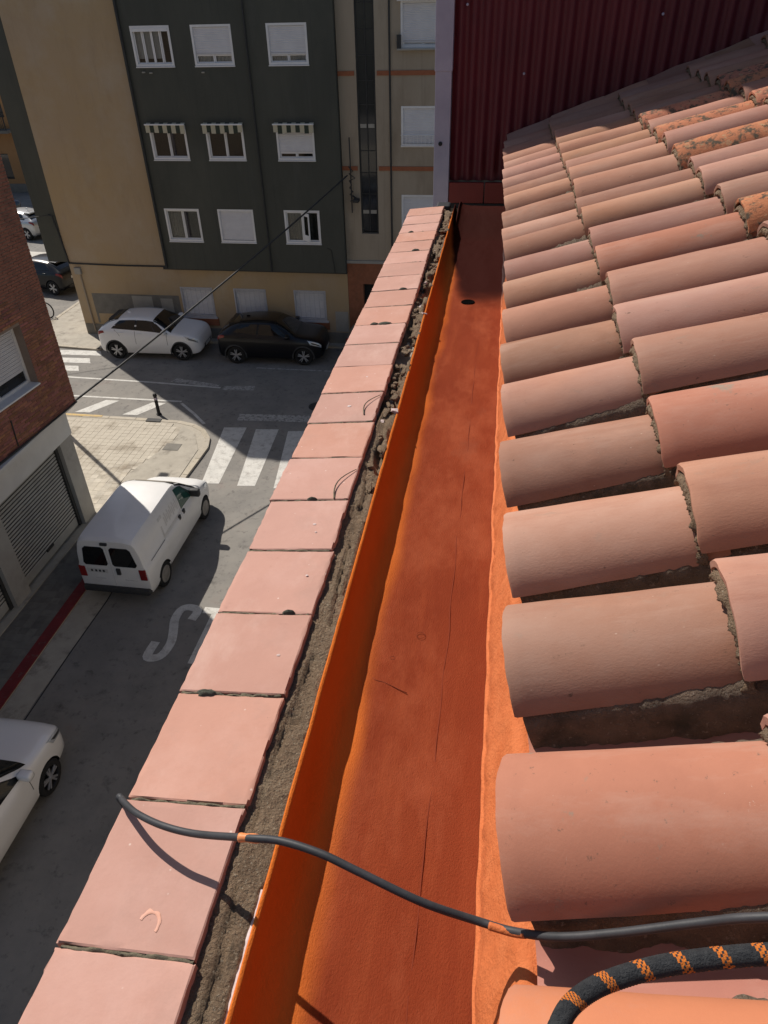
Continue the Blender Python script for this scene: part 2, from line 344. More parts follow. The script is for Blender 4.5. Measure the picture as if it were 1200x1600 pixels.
def slab(name, poly, h, m, parent=None):
    return MB().prism(poly, -.05, h, 0).build(name, m, parent)
# corner pavement on the near side, rounded bulb-out towards the crossing
corner = [(-30, 13.0), (-8.98, 13.0), (-8.95, 13.6), (-8.6, 14.6), (-8.45, 15.4), (-8.38, 17.2), (-8.36, 17.9), (-8.5, 18.45), (-8.85, 18.95), (-9.3, 19.25), (-9.9, 19.42), (-11.4, 19.46), (-30, 19.5)]
PH = .06
pav = tag(slab('pavement', [(-30, -20), (-9.0, -20), (-9.0, 13.0)] + corner[2:], PH, M['grout']), kind='structure')
def kerbs(line, parent, w=.16, h=PH + .012, seg=.9):
    """individual kerb stones along a line, on its left hand side"""
    acc = []
    for a, b in zip(line[:-1], line[1:]):
        a = Vector(a); b = Vector(b); n = max(1, round((b - a).length / seg))
        for i in range(n): acc.append((a.lerp(b, i / n), a.lerp(b, (i + 1) / n)))
    for a, b in acc:
        t = (b - a).normalized(); nn = Vector((-t.y, t.x))
        L = (b - a).length
        Mx = Matrix.Translation((a.x, a.y, 0)) @ Matrix.Rotation(math.atan2(t.y, t.x), 4, 'Z')
        MB().bev((.006, -.004, -.04), (L - .006, w, h), .012, 0, Mx).build('kerb_stone', M['kerb'], parent)
kerbs([(-8.98, 13.2), (-8.6, 14.6), (-8.45, 15.4), (-8.38, 17.2), (-8.36, 17.9), (-8.5, 18.45), (-8.85, 18.95), (-9.3, 19.25), (-9.9, 19.42), (-11.4, 19.46), (-18, 19.48)], pav)
kerbs([(-9.0, 3.0), (-9.0, 13.2)], pav, w=.2)
MB().box((-9.24, 2.0, PH - .02), (-8.99, 12.9, PH + .016)).build('red_kerb_line', M['red_paint'], pav)
MB().prism([(-8.985, 2), (-8.42, 2), (-8.44, 8.2), (-8.40, 9.4), (-8.36, 11), (-8.45, 13.0), (-8.985, 13.0)], -.02, .006).build('concrete_gutter_strip', M['concrete'], pav)
MB().prism([(-8.42, 2), (-8.405, 2), (-8.385, 9.4), (-8.345, 11), (-8.43, 13.0), (-8.45, 13), (-8.365, 11), (-8.405, 9.4)], -.02, .008).build('tar_seam', M['black'], pav)
# paving tiles
def inside(px, py, poly):
    c = False
    for i in range(len(poly)):
        x0, y0 = poly[i]; x1, y1 = poly[i - 1]
        if (y0 > py) != (y1 > py) and px < (x1 - x0) * (py - y0) / (y1 - y0) + x0: c = not c
    return c
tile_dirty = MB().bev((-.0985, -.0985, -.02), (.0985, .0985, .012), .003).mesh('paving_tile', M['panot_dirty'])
tile_mesh = MB().bev((-.0985, -.0985, -.02), (.0985, .0985, .012), .003).mesh('paving_tile', M['panot'])
tm2 = MB(); tm3 = MB(); spots = []
x = -10.1
while x < -9.3:
    y = 3.0
    while y < 13.2: spots.append((x, y)); y += .2
    x += .2
cin = [(-14.6, 14.25), (-9.4, 14.25), (-8.85, 14.9), (-8.68, 17.6), (-9.3, 18.75), (-10.0, 19.15), (-14.6, 19.2)]
concrete_patch = [(-9.9, 13.9), (-8.6, 14.3), (-8.62, 17.7), (-9.1, 18.7), (-9.7, 19.1), (-9.55, 18.3), (-10.2, 16.0)]
x = -14.5
while x < -8.5:
    y = 14.3
    while y < 19.3:
        if inside(x, y, cin) and not inside(x, y, concrete_patch): spots.append((x, y))
        y += .2
    x += .2
spots.sort(key=lambda p: abs(p[0]) * .8 + abs(p[1] - 7.5))
vis = [p for p in spots if p[1] > 6.8]
first = set(vis[:295])
for p in spots:
    dz = random.uniform(-.002, .003)
    if p in first:
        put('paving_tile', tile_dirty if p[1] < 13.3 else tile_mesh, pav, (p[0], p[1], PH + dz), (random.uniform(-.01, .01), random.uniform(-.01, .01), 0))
    else:
        a, b = p; z = PH + dz + .012; h = .0985; k = .0955
        (tm3 if b < 13.3 else tm2).add([(a-h,b-h,PH-.02),(a+h,b-h,PH-.02),(a+h,b+h,PH-.02),(a-h,b+h,PH-.02),(a-k,b-k,z),(a+k,b-k,z),(a+k,b+k,z),(a-k,b+k,z)],
                [(4,5,6,7),(0,1,5,4),(1,2,6,5),(2,3,7,6),(3,0,4,7)])
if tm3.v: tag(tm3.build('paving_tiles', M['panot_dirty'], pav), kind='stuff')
tag(tm2.build('paving_tiles', M['panot_all'], pav), kind='stuff')
MB().prism(concrete_patch, PH - .02, PH + .014).build('concrete_patch', M['concrete'], pav)
MB().bev((-9.72, 17.55, PH), (-9.22, 17.95, PH + .024), .01).build('access_cover', M['greypatch'], pav)
MB().bev((-11.0, 19.24, PH), (-10.5, 19.44, PH + .03), .006).build('drain_grate', M['pipe'], pav)
MB().box((-14.2, 19.36, PH), (-12.6, 19.475, PH + .02)).build('yellow_kerb_line', M['yellow_paint'], pav)
# pavement in front of the building across the street
fp = [(-18.9, 80), (-19.0, 27.2), (-18.6, 25.6), (-17.4, 24.9), (-15.35, 24.72), (-15.0, 25.9), (30, 25.9), (30, 80)]
pav2 = tag(slab('pavement', fp, PH, M['concrete']), kind='structure')
kerbs([(30, 25.9), (-15.0, 25.9), (-15.35, 24.72), (-17.4, 24.9), (-18.6, 25.6), (-19.0, 27.2), (-18.9, 50)][::-1][0:1] + [(-18.9, 36), (-19.0, 27.2), (-18.6, 25.6), (-17.4, 24.9), (-15.35, 24.72), (-15.0, 25.9), (6, 25.9)], pav2, w=.15, seg=1.1)
tag(slab('pavement', [(-60, 34.2), (-20.5, 32.9), (-20.5, 37.0), (-60, 40.0)], PH, M['pale_concrete']), kind='structure')
# painted road markings, each its own sheet on the asphalt
def ribbon(mb, pts, w, z, closed=False):
    n = len(pts); L = []; Rr = []
    for i in range(n):
        p = Vector(pts[i]).to_2d()
        a = Vector(pts[(i - 1) % n] if (i or closed) else pts[i]).to_2d(); b = Vector(pts[(i + 1) % n] if (i < n - 1 or closed) else pts[i]).to_2d()
        t1 = (p - a).normalized() if (p - a).length > 1e-6 else (b - p).normalized()
        t2 = (b - p).normalized() if (b - p).length > 1e-6 else t1
        t = (t1 + t2).normalized(); nn = Vector((-t.y, t.x)); k = w / 2 / max(.5, nn.dot(Vector((-t1.y, t1.x))))
        L.append(p + nn * k); Rr.append(p - nn * k)
    vs = [(q.x, q.y, z) for q in L] + [(q.x, q.y, z) for q in Rr]
    rng = range(n if closed else n - 1)
    mb.add(vs, [(i, n + i, n + (i + 1) % n, (i + 1) % n) for i in rng])
def marking(name, polys, m='paint', z=.005):
    b = MB()
    for p in polys:
        b.quad(*[(x, y, z) for x, y in p])
    return b.build(name, M[m], road)
for i in range(5):
    x = -8.32 + i * 1.07
    marking('crosswalk_stripe', [[(x + .42, 16.0), (x + .93, 16.05), (x + .74, 19.32), (x, 19.24)]])
marking('stop_line', [[(-8.05, 19.75), (-1.5, 20.1), (-1.5, 20.55), (-8.1, 20.2)]], 'worn_paint')
for k in (0, 1, 2):
    marking('crosswalk_stripe', [[(-22, 24.12 - k * .72 - .1), (-15.05 - k * .1, 24.28 - k * .72), (-15.3 - k * .1, 24.72 - k * .72), (-22, 24.56 - k * .72 - .1)]])
marking('lane_line', [[(-16, 22.28), (-12.3, 22.16), (-9.4, 21.98), (-9.4, 22.08), (-12.3, 22.26), (-16, 22.38)]])
marking('parking_line', [[(-18, 20.84), (-10.4, 20.8), (-10.4, 20.9), (-18, 20.94)]])
for x in (-13.76, -12.05, -15.47):
    marking('hatch_stripe', [[(x, 19.72), (x + .52, 19.74), (x + 1.16, 20.68), (x + .66, 20.68)]])
b = MB(); ribbon(b, [(-10.35, 20.72), (-9.6, 20.0), (-9.05, 19.4)], .1, .005); b.build('parking_line', M['paint'], road)
marking('turn_arrow', [[(-11.4, 22.3), (-9.5, 22.05), (-9.5, 22.25), (-11.25, 22.62)]], 'worn_paint', .0095)
marking('turn_arrow', [[(-9.3, 21.85), (-8.15, 21.95), (-8.2, 22.3), (-9.3, 22.2)]], 'worn_paint')
marking('parking_line', [[(-8.6, 23.75), (-4.6, 23.75), (-4.6, 23.84), (-8.6, 23.84)]], 'worn_paint')
def crs(P, n=4):
    out = []
    for i in range(len(P) - 1):
        p0, p1, p2, p3 = P[max(0, i-1)], P[i], P[i+1], P[min(len(P)-1, i+2)]
        for k in range(n):
            t = k / n; out.append(tuple(.5 * (2*p1[q] + (p2[q] - p0[q]) * t + (2*p0[q] - 5*p1[q] + 4*p2[q] - p3[q]) * t*t + (3*p1[q] - p0[q] - 3*p2[q] + p3[q]) * t**3) for q in (0, 1)))
    return out + [P[-1]]
def stop_letters():
    z = .005; w = .2
    def sc(pts, x0): return [(x0 + a * .62, 9.42 + c * 1.68) for a, c in pts]
    S = [(.93, .74), (.98, .92), (.62, .97), (.36, .91), (.32, .72), (.5, .5), (.62, .3), (.54, .1), (.3, .03), (.05, .06), (.07, .3)]
    b = MB(); ribbon(b, crs(sc(S, -6.74)), .2, z); b.build('stop_letter', M['paint'], road)
    x0 = -6.0
    b = MB(); b.quad((x0, 10.9, z), (x0 + .62, 10.9, z), (x0 + .62, 11.1, z), (x0, 11.1, z)); b.quad((x0 + .22, 9.42, z), (x0 + .4, 9.42, z), (x0 + .4, 10.9, z), (x0 + .22, 10.9, z))
    b.build('stop_letter', M['paint'], road)
    O = [(.5 + .42 * math.cos(t * math.pi / 6), .5 + .46 * math.sin(t * math.pi / 6)) for t in range(12)]
    b = MB(); ribbon(b, sc(O, -5.2), .17, z, True); b.build('stop_letter', M['paint'], road)
    x0 = -4.4
    b = MB(); b.quad((x0, 9.42, z), (x0 + .18, 9.42, z), (x0 + .18, 11.1, z), (x0, 11.1, z))
    ribbon(b, [(x0 + .181, 11.02), (x0 + .4, 11.0), (x0 + .54, 10.75), (x0 + .54, 10.5), (x0 + .4, 10.27), (x0 + .181, 10.25)], .16, z)
    b.build('stop_letter', M['paint'], road)
stop_letters()
for (x, y, r) in [(-5.6, 21.0, .32)]:
    MB().lathe([(r, -.01), (r, .006), (0, .006)], 24, 0, Matrix.Translation((x, y, 0))).build('manhole_cover', M['pipe'], road)

# ------------------------------------------------------------------ facade helpers
def wall_holes(mb, xs, zs, y, holes, depth=.16, mi=0, mr=0):
    """wall in the XZ plane facing -Y, with rectangular openings and reveals"""
    X = sorted(set([xs[0], xs[1]] + [h[0] for h in holes] + [h[1] for h in holes]))
    Z = sorted(set([zs[0], zs[1]] + [h[2] for h in holes] + [h[3] for h in holes]))
    for i in range(len(X) - 1):
        for j in range(len(Z) - 1):
            cx, cz = (X[i] + X[i+1]) / 2, (Z[j] + Z[j+1]) / 2
            if any(h[0] < cx < h[1] and h[2] < cz < h[3] for h in holes): continue
            mb.quad((X[i], y, Z[j]), (X[i+1], y, Z[j]), (X[i+1], y, Z[j+1]), (X[i], y, Z[j+1]), mi=mi)
    for x0, x1, z0, z1 in holes:
        d = y + depth
        mb.quad((x0, y, z0), (x1, y, z0), (x1, d, z0), (x0, d, z0), mi=mr); mb.quad((x0, d, z1), (x1, d, z1), (x1, y, z1), (x0, y, z1), mi=mr)
        mb.quad((x0, d, z0), (x0, d, z1), (x0, y, z1), (x0, y, z0), mi=mr); mb.quad((x1, y, z0), (x1, y, z1), (x1, d, z1), (x1, d, z0), mi=mr)
def frame_box(mb, x0, x1, z0, z1, y0, y1, t, mi=0):
    mb.box((x0, y0, z0), (x0 + t, y1, z1), mi); mb.box((x1 - t, y0, z0), (x1, y1, z1), mi)
    mb.box((x0 + t, y0, z0), (x1 - t, y1, z0 + t), mi); mb.box((x0 + t, y0, z1 - t), (x1 - t, y1, z1), mi)
def slatted(mb, x0, x1, z0, z1, y, pitch=.045, d=.010):
    n = max(2, int((z1 - z0) / pitch)); vs = []; fs = []
    for i in range(n):
        a = z0 + (z1 - z0) * i / n; c = z0 + (z1 - z0) * (i + 1) / n
        vs += [(x0, y, a + .003), (x1, y, a + .003), (x1, y - d, (a + c) / 2), (x0, y - d, (a + c) / 2), (x1, y, c - .003), (x0, y, c - .003)]
        k = i * 6; fs += [(k, k+1, k+2, k+3), (k+3, k+2, k+4, k+5)]
        if i < n - 1: fs.append((k+5, k+4, k+7, k+6))
    mb.add(vs, fs)
def window(parent, x0, x1, z0, z1, y, style, shut=1.0, inset=.05):
    """white framed window set in an opening; y is the wall face"""
    b = MB(); yy = y + inset
    frame_box(b, x0 + .003, x1 - .003, z0 + .003, z1 - .003, yy - .055, yy + .06, .065)
    b.bev((x0 - .01, y - .035, z0 - .035), (x1 + .01, y + .04, z0 - .002), .008)
    fr = b.build('window', M['white'], parent)
    zi0, zi1, xi0, xi1 = z0 + .069, z1 - .069, x0 + .069, x1 - .069
    zs = zi1 - (zi1 - zi0) * shut
    if shut > 0:
        b = MB(); slatted(b, xi0, xi1, zs, zi1, yy - .01); b.box((xi0, yy - .028, zs - .035), (xi1, yy - .004, zs - .001))
        b.build('shutter', M['shutter'], fr)
    if shut < 1:
        n = 4 if style == 'four' else 2; w = (xi1 - xi0) / n
        for k in range(n):
            a = xi0 + k * w
            b = MB(); frame_box(b, a + .002, a + w - .002, zi0, zs - .04 if shut > 0 else zi1, yy + .005 + .02 * (k % 2), yy + .045 + .02 * (k % 2), .04)
            b.build('sash', M['white'], fr)
            cm = 'glass'
            if style in ('curtain', 'four') and not (style == 'four' and k == 3): cm = 'curtain'
            if style == 'half' and k == 0: cm = 'curtain'
            zt = zs - .04 if shut > 0 else zi1
            b = MB(); 
            if cm == 'curtain':
                zc = zi0 + (.14 if style == 'four' else .03)
                ny = 22
                b.grid(lambda u, v: (a + .03 + (w - .06) * u, yy + (.085 if style == 'four' else .12) + .012 * math.sin(u * 40 + k), zc + (zt - zc) * v), frange(0, 1, ny), [0, 1])
                b.build('curtain', M['sheer'] if style in ('four', 'curtain') else M['curtain'], fr)
            b = MB(); b.box((a + .042, yy + .02 + .02 * (k % 2), zi0 + .04), (a + w - .042, yy + .026 + .02 * (k % 2), zt - .04))
            b.build('pane', M['glasspane'], fr)
    if style == 'awning' or style == 'awning_shut':
        n = 9; w = (x1 - x0 + .06) / n
        for k in range(n):
            a = x0 - .03 + k * w
            b = MB(); hh = .24 + random.uniform(-.03, .02)
            b.box((a, y - .17, z1 - hh), (a + w, y - .163, z1 + .0)); b.quad((a, y - .163, z1), (a + w, y - .163, z1), (a + w, y - .02, z1 + .06), (a, y - .02, z1 + .06))
            b.build('awning_stripe', M['awning_g'] if k % 2 else M['awning_w'], fr)
        MB().bev((x0 - .05, y - .2, z1 - .0), (x1 + .05, y - .155, z1 + .045), .01).build('awning_bar', M['white'], fr)
    return fr
# window glass: clear pane with reflections over a dark room
def glasspane():
    m = bpy.data.materials.new('glasspane'); m.use_nodes = True
    n = m.node_tree.nodes; l = m.node_tree.links; p = n['Principled BSDF']; o = n['Material Output']
    gl = n.new('ShaderNodeBsdfGlossy'); gl.inputs['Roughness'].default_value = .03
    tr = n.new('ShaderNodeBsdfTransparent'); tr.inputs['Color'].default_value = (.9, .92, .92, 1)
    fr = n.new('ShaderNodeFresnel'); fr.inputs[0].default_value = 1.5; mx = n.new('ShaderNodeMixShader')
    l.new(fr.outputs[0], mx.inputs[0]); l.new(tr.outputs[0], mx.inputs[1]); l.new(gl.outputs[0], mx.inputs[2]); l.new(mx.outputs[0], o.inputs[0])
    n.remove(p); return m
M['glasspane'] = glasspane()

# ------------------------------------------------------------------ apartment building across the street
FY = 26.29; DY = 26.05; HA = 15.3
A = thing('apartment_building', 'beige apartment block with dark grey upper floors and rows of white windows', 'building', (-11, FY, 0))
A.location = (0, 0, 0)
b = MB()
gx = [(-12.19, -10.87), (-10.01, -8.71), (-7.60, -6.34)]
holesg = [(a, c, .97, 2.14) for a, c in gx]
wall_holes(b, (-16.63, -5.45), (0, 2.91), FY, holesg, .2)
wall_holes(b, (-16.63, -12.51), (2.91, HA), FY, [], .2)
b.quad((-16.63, FY, 0), (-16.63, FY, HA), (-16.63, 45, HA), (-16.63, 45, 0))
b.quad((-5.45, FY, HA), (-5.45, FY, 0), (-5.45, 45, 0), (-5.45, 45, HA))
b.quad((-16.63, FY, HA), (-5.45, FY, HA), (-5.45, 45, HA), (-16.63, 45, HA))
b.quad((-16.6, FY + .5, 0), (-5.5, FY + .5, 0), (-5.5, FY + .5, 2.9), (-16.6, FY + .5, 2.9))
b.build('wall', M['beige'], A)
cols = [(-12.12, -10.79), (-10.09, -8.75), (-7.61, -6.30)]
rows = [(9.50, 10.61), (6.72, 7.81), (3.95, 5.10), (12.25, 13.37)]
holes = [(a, c, z0, z1) for a, c in cols for z0, z1 in rows]
b = MB(); wall_holes(b, (-12.51, -5.45), (2.91, HA), DY, holes, .22)
b.quad((-12.51, DY, 2.91), (-12.51, FY + .02, 2.91), (-5.45, FY + .02, 2.91), (-5.45, DY, 2.91))
b.quad((-12.51, FY + .02, 2.91), (-12.51, DY, 2.91), (-12.51, DY, HA), (-12.51, FY + .02, HA)); b.quad((-5.45, DY, 2.91), (-5.45, FY + .5, 2.91), (-5.45, FY + .5, HA), (-5.45, DY, HA))
b.quad((-12.51, DY, HA), (-5.45, DY, HA), (-5.45, FY + .1, HA), (-12.51, FY + .1, HA))
b.quad((-12.5, DY + .8, 2.92), (-5.46, DY + .8, 2.92), (-5.46, DY + .8, HA), (-12.5, DY + .8, HA))
b.build('dark_upper_wall', M['dark'], A)
b = MB(); b.box((-17.5, FY + .06, 2.98), (-16.635, 45, HA)); b.build('dark_side_bay', M['dark'], A)
sty = {(0, 0): ('four', .0), (1, 0): ('curtain', .72), (2, 0): ('curtain', .74), (0, 1): ('awning', 0), (1, 1): ('awning', 0), (2, 1): ('awning_shut', .78),
       (0, 2): ('half', 0), (1, 2): ('plain', 1), (2, 2): ('half', 0), (0, 3): ('plain', 1), (1, 3): ('plain', .6), (2, 3): ('plain', 1)}
for i, (a, c) in enumerate(cols):
    for j, (z0, z1) in enumerate(rows):
        s, sh = sty[(i, j)]; fr = window(A, a, c, z0, z1, DY, s, sh)
        if (i, j) == (0, 0): MB().box((a + .07, DY - .02, z1 - .16), (c - .07, DY + .02, z1 - .07)).build('shutter_box', M['white'], fr)
        if (i, j) == (2, 2):     # one leaf standing ajar
            Mx = Matrix.Translation(((a + c) / 2, DY + .06, 0)) @ Matrix.Rotation(R(-38), 4, 'Z')
            bb = MB(); bb.box((0, 0, z0 + .09), (.05, .03, z1 - .09), 0, Mx); bb.box((.3, 0, z0 + .09), (.35, .03, z1 - .09), 0, Mx); bb.box((.05, 0, z0 + .09), (.3, .03, z0 + .3), 0, Mx); bb.box((.05, 0, z1 - .2), (.3, .03, z1 - .09), 0, Mx)
            bb.build('open_leaf', M['white'], fr)
for i, (a, c) in enumerate(gx):          # ground floor windows: closed shutters behind a grille
    b = MB(); frame_box(b, a + .003, c - .003, .973, 2.137, FY - .02, FY + .1, .05); b.bev((a - .06, FY - .08, .9), (c + .06, FY + .05, .97), .01)
    fr = b.build('window', M['grille'], A)
    b = MB(); slatted(b, a + .05, c - .05, 1.03, 2.09, FY + .09, .06); b.build('shutter', M['shutter'], fr)
    b = MB(); n = 6
    for k in range(n + 1):
        x = a + .06 + (c - a - .12) * k / n; b.tube([(x, FY - .06, 1.0), (x, FY - .06, 2.12)], .011, 5)
    for z in (1.06, 2.06): b.tube([(a + .03, FY - .06, z), (c - .03, FY - .06, z)], .012, 5)
    b.build('bars', M['grille'], fr)
    MB().box((a - .09, FY - .05, .62), (c + .09, FY - .002, .9)).build('tiled_apron', M['redbrickwall'], A)
# stains, patches, pipes and cables on the facade
MB().box((-16.0, FY - .004, .55), (-12.3, FY + .01, 1.78)).build('patch', M['greypatch'], A)
MB().box((-14.3, FY - .009, .95), (-13.45, FY + .01, 1.72)).build('patch', M['palepatch'], A)
MB().box((-13.1, FY - .009, 1.1), (-12.6, FY + .01, 1.65)).build('patch', M['palepatch'], A)
MB().box((-15.9, FY - .009, .45), (-14.6, FY + .01, .95)).build('patch', M['beige'], A)
MB().box((-16.62, FY - .018, 0), (-5.46, FY + .01, .5)).build('plinth', M['greypatch'], A)
MB().box((-6.0, FY - .012, .55), (-5.5, FY + .01, 1.35)).build('patch', M['palepatch'], A)
MB().tube([(-12.43, DY - .05, HA), (-12.43, DY - .05, 2.95)], .045, 8).build('downpipe', M['pipe'], A)
MB().tube([(-8.28, DY - .035, HA), (-8.28, DY - .035, 2.92)], .03, 8).build('downpipe', M['pipe'], A)
MB().box((-12.7, FY - .05, 2.82), (-5.45, FY - .002, 2.9)).build('cable_duct', M['pipe'], A)
MB().tube([(-16.6, FY - .03, 2.96), (-14.5, FY - .03, 2.92), (-12.6, FY - .03, 2.93)], .03, 6).build('wall_cable', M['pipe'], A)
MB().tube([(-16.9, FY - .02, 4.75), (-16.75, FY - .06, 4.72), (-16.68, FY - .04, 4.1), (-16.6, FY - .03, 2.96)], .035, 6).build('wall_cable', M['pipe'], A)
MB().tube([(-16.25, FY - .04, 2.6), (-16.22, FY - .04, .2)], .03, 6).build('downpipe', M['beige2'], A)
MB().bev((-16.42, FY - .12, 2.55), (-16.16, FY, 2.8), .02).build('junction_box', M['palepatch'], A)
MB().tube([(-6.1, DY - .02, 3.8), (-5.95, DY - .02, 3.75), (-5.85, DY - .02, 2.93)], .012, 5).build('wall_cable', M['pipe'], A)
for x, z in [(-11.95, 9.32), (-11.7, 9.3), (-9.9, 9.3)]: MB().bev((x, DY - .06, z), (x + .1, DY, z + .04), .008).build('bracket', M['palepatch'], A)

# ------------------------------------------------------------------ neighbouring building with the stair window
B = thing('apartment_building', 'brown beige apartment block with red brick bands and tall narrow stair window', 'building')
bx0 = -5.44; BY = FY + .03
wx = (-3.39, -1.95); wr = [(9.89, 11.1), (7.13, 8.3), (4.4, 5.6), (12.7, 13.9)]
holes = [(wx[0], wx[1], a, c) for a, c in wr] + [(-.2, 1.2, a, c) for a, c in wr] + [(-4.84, -4.22, 4.27, HA - .9)]
b = MB(); wall_holes(b, (bx0, 16), (3.3, HA), BY, holes, .22)
b.quad((bx0, BY, HA), (16, BY, HA), (16, 45, HA), (bx0, 45, HA)); b.quad((bx0 + .01, BY + 1, 0), (16, BY + 1, 0), (16, BY + 1, HA), (bx0 + .01, BY + 1, HA))
b.quad((16, BY, 0), (16, 45, 0), (16, 45, HA), (16, BY, HA)); b.build('wall', M['beige2'], B)
b = MB(); wall_holes(b, (bx0, 16), (0, 3.22), BY - .03, [(-4.86, -3.6, 0, 2.45)], .3); b.build('ground_floor_wall', M['redbrickwall'], B)
MB().box((bx0, BY - .08, 3.22), (16, BY + .0, 3.32)).build('ledge', M['palepatch'], B)
b = MB(); b.box((-4.86, BY + .2, .02), (-3.6, BY + .26, 2.44)); b.build('door', M['black'], B)
for z in (9.16, 6.37, 12.0):
    for (a, c) in [(bx0, -4.9), (-4.16, 16)]:
        MB().box((a, BY - .035, z), (c, BY + .0, z + .13)).build('brick_band', M['band'], B)
b = MB(); frame_box(b, -4.837, -4.223, 4.273, HA - .903, BY + .06, BY + .14, .05)
for z in frange(4.9, 13.8, 14)[1:]: b.box((-4.79, BY + .07, z), (-4.27, BY + .12, z + .03))
b.box((-4.545, BY + .065, 4.33), (-4.51, BY + .115, HA - .96)); sw = b.build('stair_window', M['pipe'], B)
zz = [4.32] + frange(4.9, 13.8, 14)[1:] + [HA - .96]
for i in range(len(zz) - 1):
    for a, c in ((-4.79, -4.546), (-4.509, -4.27)):
        MB().box((a, BY + .085, zz[i] + .032), (c, BY + .095, zz[i+1] - .002)).build('pane', M['glass'], sw)
for z in (4.95, 7.66): 
    for a, c in ((-4.77, -4.56), (-4.5, -4.29)): MB().box((a, BY + .05, z), (c, BY + .065, z + .12)).build('vent_flap', M['palepatch'], sw)
for i, (z0, z1) in enumerate(wr):
    for xx in (wx, (-.2, 1.2)):
        fr = window(B, xx[0], xx[1], z0, z1, BY, 'plain', .9 if i == 0 else 1)
        if xx is wx and i == 1:
            bb = MB()
            for k in range(11): bb.tube([(xx[0] + .05 + k * .128, BY - .1, z0), (xx[0] + .05 + k * .128, BY - .1, z0 + .33)], .012, 5)
            for z in (z0 + .02, z0 + .33): bb.tube([(xx[0], BY - .1, z), (xx[1], BY - .1, z)], .014, 5)
            bb.build('railing', M['white'], fr)
        if xx is wx and i == 0:
            MB().bev((xx[0] - .1, BY - .14, z1 - .02), (xx[1] + .1, BY, z1 + .12), .02).build('shutter_box', M['white'], fr)
            MB().bev((xx[0] - .1, BY - .18, z0 - .06), (xx[1] + .1, BY, z0 - .01), .01).build('flower_shelf', M['palepatch'], fr)
            MB().bev((xx[0] - .1, BY - .18, z0 - .01), (xx[0] + .02, BY - .02, z0 + .35), .01).build('meter_box', M['pipe'], fr)
MB().tube([(-3.74, BY - .03, HA), (-3.74, BY - .03, 3.35)], .03, 8).build('downpipe', M['pipe'], B)
b = MB(); b.tube([(-5.14, BY - .1, 7.4), (-5.14, BY - .1, 5.0)], .022, 6)
for k in range(5):
    z = 6.5 - k * .22; b.tube([(-5.2, BY - .1, z), (-5.05 + .08 * math.sin(k * 2), BY - .2, z - .12), (-5.18, BY - .16, z - .22)], .02, 5)
b.build('cable_bracket', M['pipe'], B)
b = MB(); b.tube([(-5.1, BY - .05, 5.55), (-4.9, BY - .3, 5.5)], .03, 6); b.bev((-5.05, BY - .42, 5.4), (-4.85, BY - .1, 5.5), .02); b.build('wall_lamp', M['pipe'], B)

# ------------------------------------------------------------------ brick building on the left
C = thing('brick_building', 'red brick building with white stone ground floor and grey garage shutters', 'building')
ROT = R(-5.0)
CO = Vector((-9.82, 14.22, 0))
FM = Matrix.Translation(CO) @ Matrix.Rotation(-ROT * -1, 4, 'Z')      # local: -Y runs along the street away from the corner, +X out of the wall
FM = Matrix.Translation(CO) @ Matrix.Rotation(R(-5), 4, 'Z')
zb0, zb1 = 3.38, 12.4
wy0, wy1, wz0, wz1 = -3.0, -.98, 4.38, 5.72
b = MB()      # backing wall with the window opening (local x = 0 is the mortar face)
def bw(y0, y1, z0, z1): b.quad(FM @ Vector((0, y0, z0)), FM @ Vector((0, y1, z0)), FM @ Vector((0, y1, z1)), FM @ Vector((0, y0, z1)))
bw(-14, wy0, zb0, zb1); bw(wy1, 0, zb0, zb1); bw(wy0, wy1, zb0, wz0); bw(wy0, wy1, wz1, zb1)
for q in ([(0, wy0, wz0), (0, wy1, wz0), (-.3, wy1, wz0), (-.3, wy0, wz0)], [(0, wy1, wz1), (0, wy0, wz1), (-.3, wy0, wz1), (-.3, wy1, wz1)],
          [(0, wy1, wz0), (0, wy1, wz1), (-.3, wy1, wz1), (-.3, wy1, wz0)], [(0, wy0, wz1), (0, wy0, wz0), (-.3, wy0, wz0), (-.3, wy0, wz1)]):
    b.quad(*[FM @ Vector(p) for p in q])
b.quad(*[FM @ Vector(p) for p in [(0, 0, zb0), (-16, 0, zb0), (-16, 0, zb1), (0, 0, zb1)]])
b.quad(*[FM @ Vector(p) for p in [(0, 0, zb1), (-16, 0, zb1), (-16, -14, zb1), (0, -14, zb1)]])
b.quad(*[FM @ Vector(p) for p in [(0, 0, zb0), (0, -14, zb0), (-16, -14, zb0), (-16, 0, zb0)]])
b.quad(*[FM @ Vector(p) for p in [(-16, 0, zb0), (-16, -14, zb0), (-16, -14, zb1), (-16, 0, zb1)]])
b.quad(*[FM @ Vector(p) for p in [(0, -14, zb0), (0, -14, zb1), (-16, -14, zb1), (-16, -14, zb0)]])
b.build('wall', M['brickbase'], C)
bl, bh = .25, .052; st = MB(); cand = []
z = zb0 + .004; k = 0
while z < 10.6:
    y = -7.5 + (.13 if k % 2 else 0)
    while y < -.02:
        y1 = min(y + bl, -.0)
        if not (z + bh > wz0 and z < wz1 and y1 > wy0 and y < wy1): cand.append((y, y1, z))
        else:
            if y < wy0 - .04: cand.append((y, wy0, z))
            if y1 > wy1 + .04: cand.append((wy1, y1, z))
        y += bl + .011
    z += bh + .011; k += 1
cand = [c for c in cand if c[1] - c[0] > .05]
full = [c for c in cand if abs(c[1] - c[0] - bl) < 1e-6]
full.sort(key=lambda c: abs(c[0] + 1.6) + abs(c[2] - 4.2))
pick = set(full[:295])
bm_ = MB().bev((-.02, 0, 0), (.012, bl, bh), .004).mesh('brick', M['brick'])
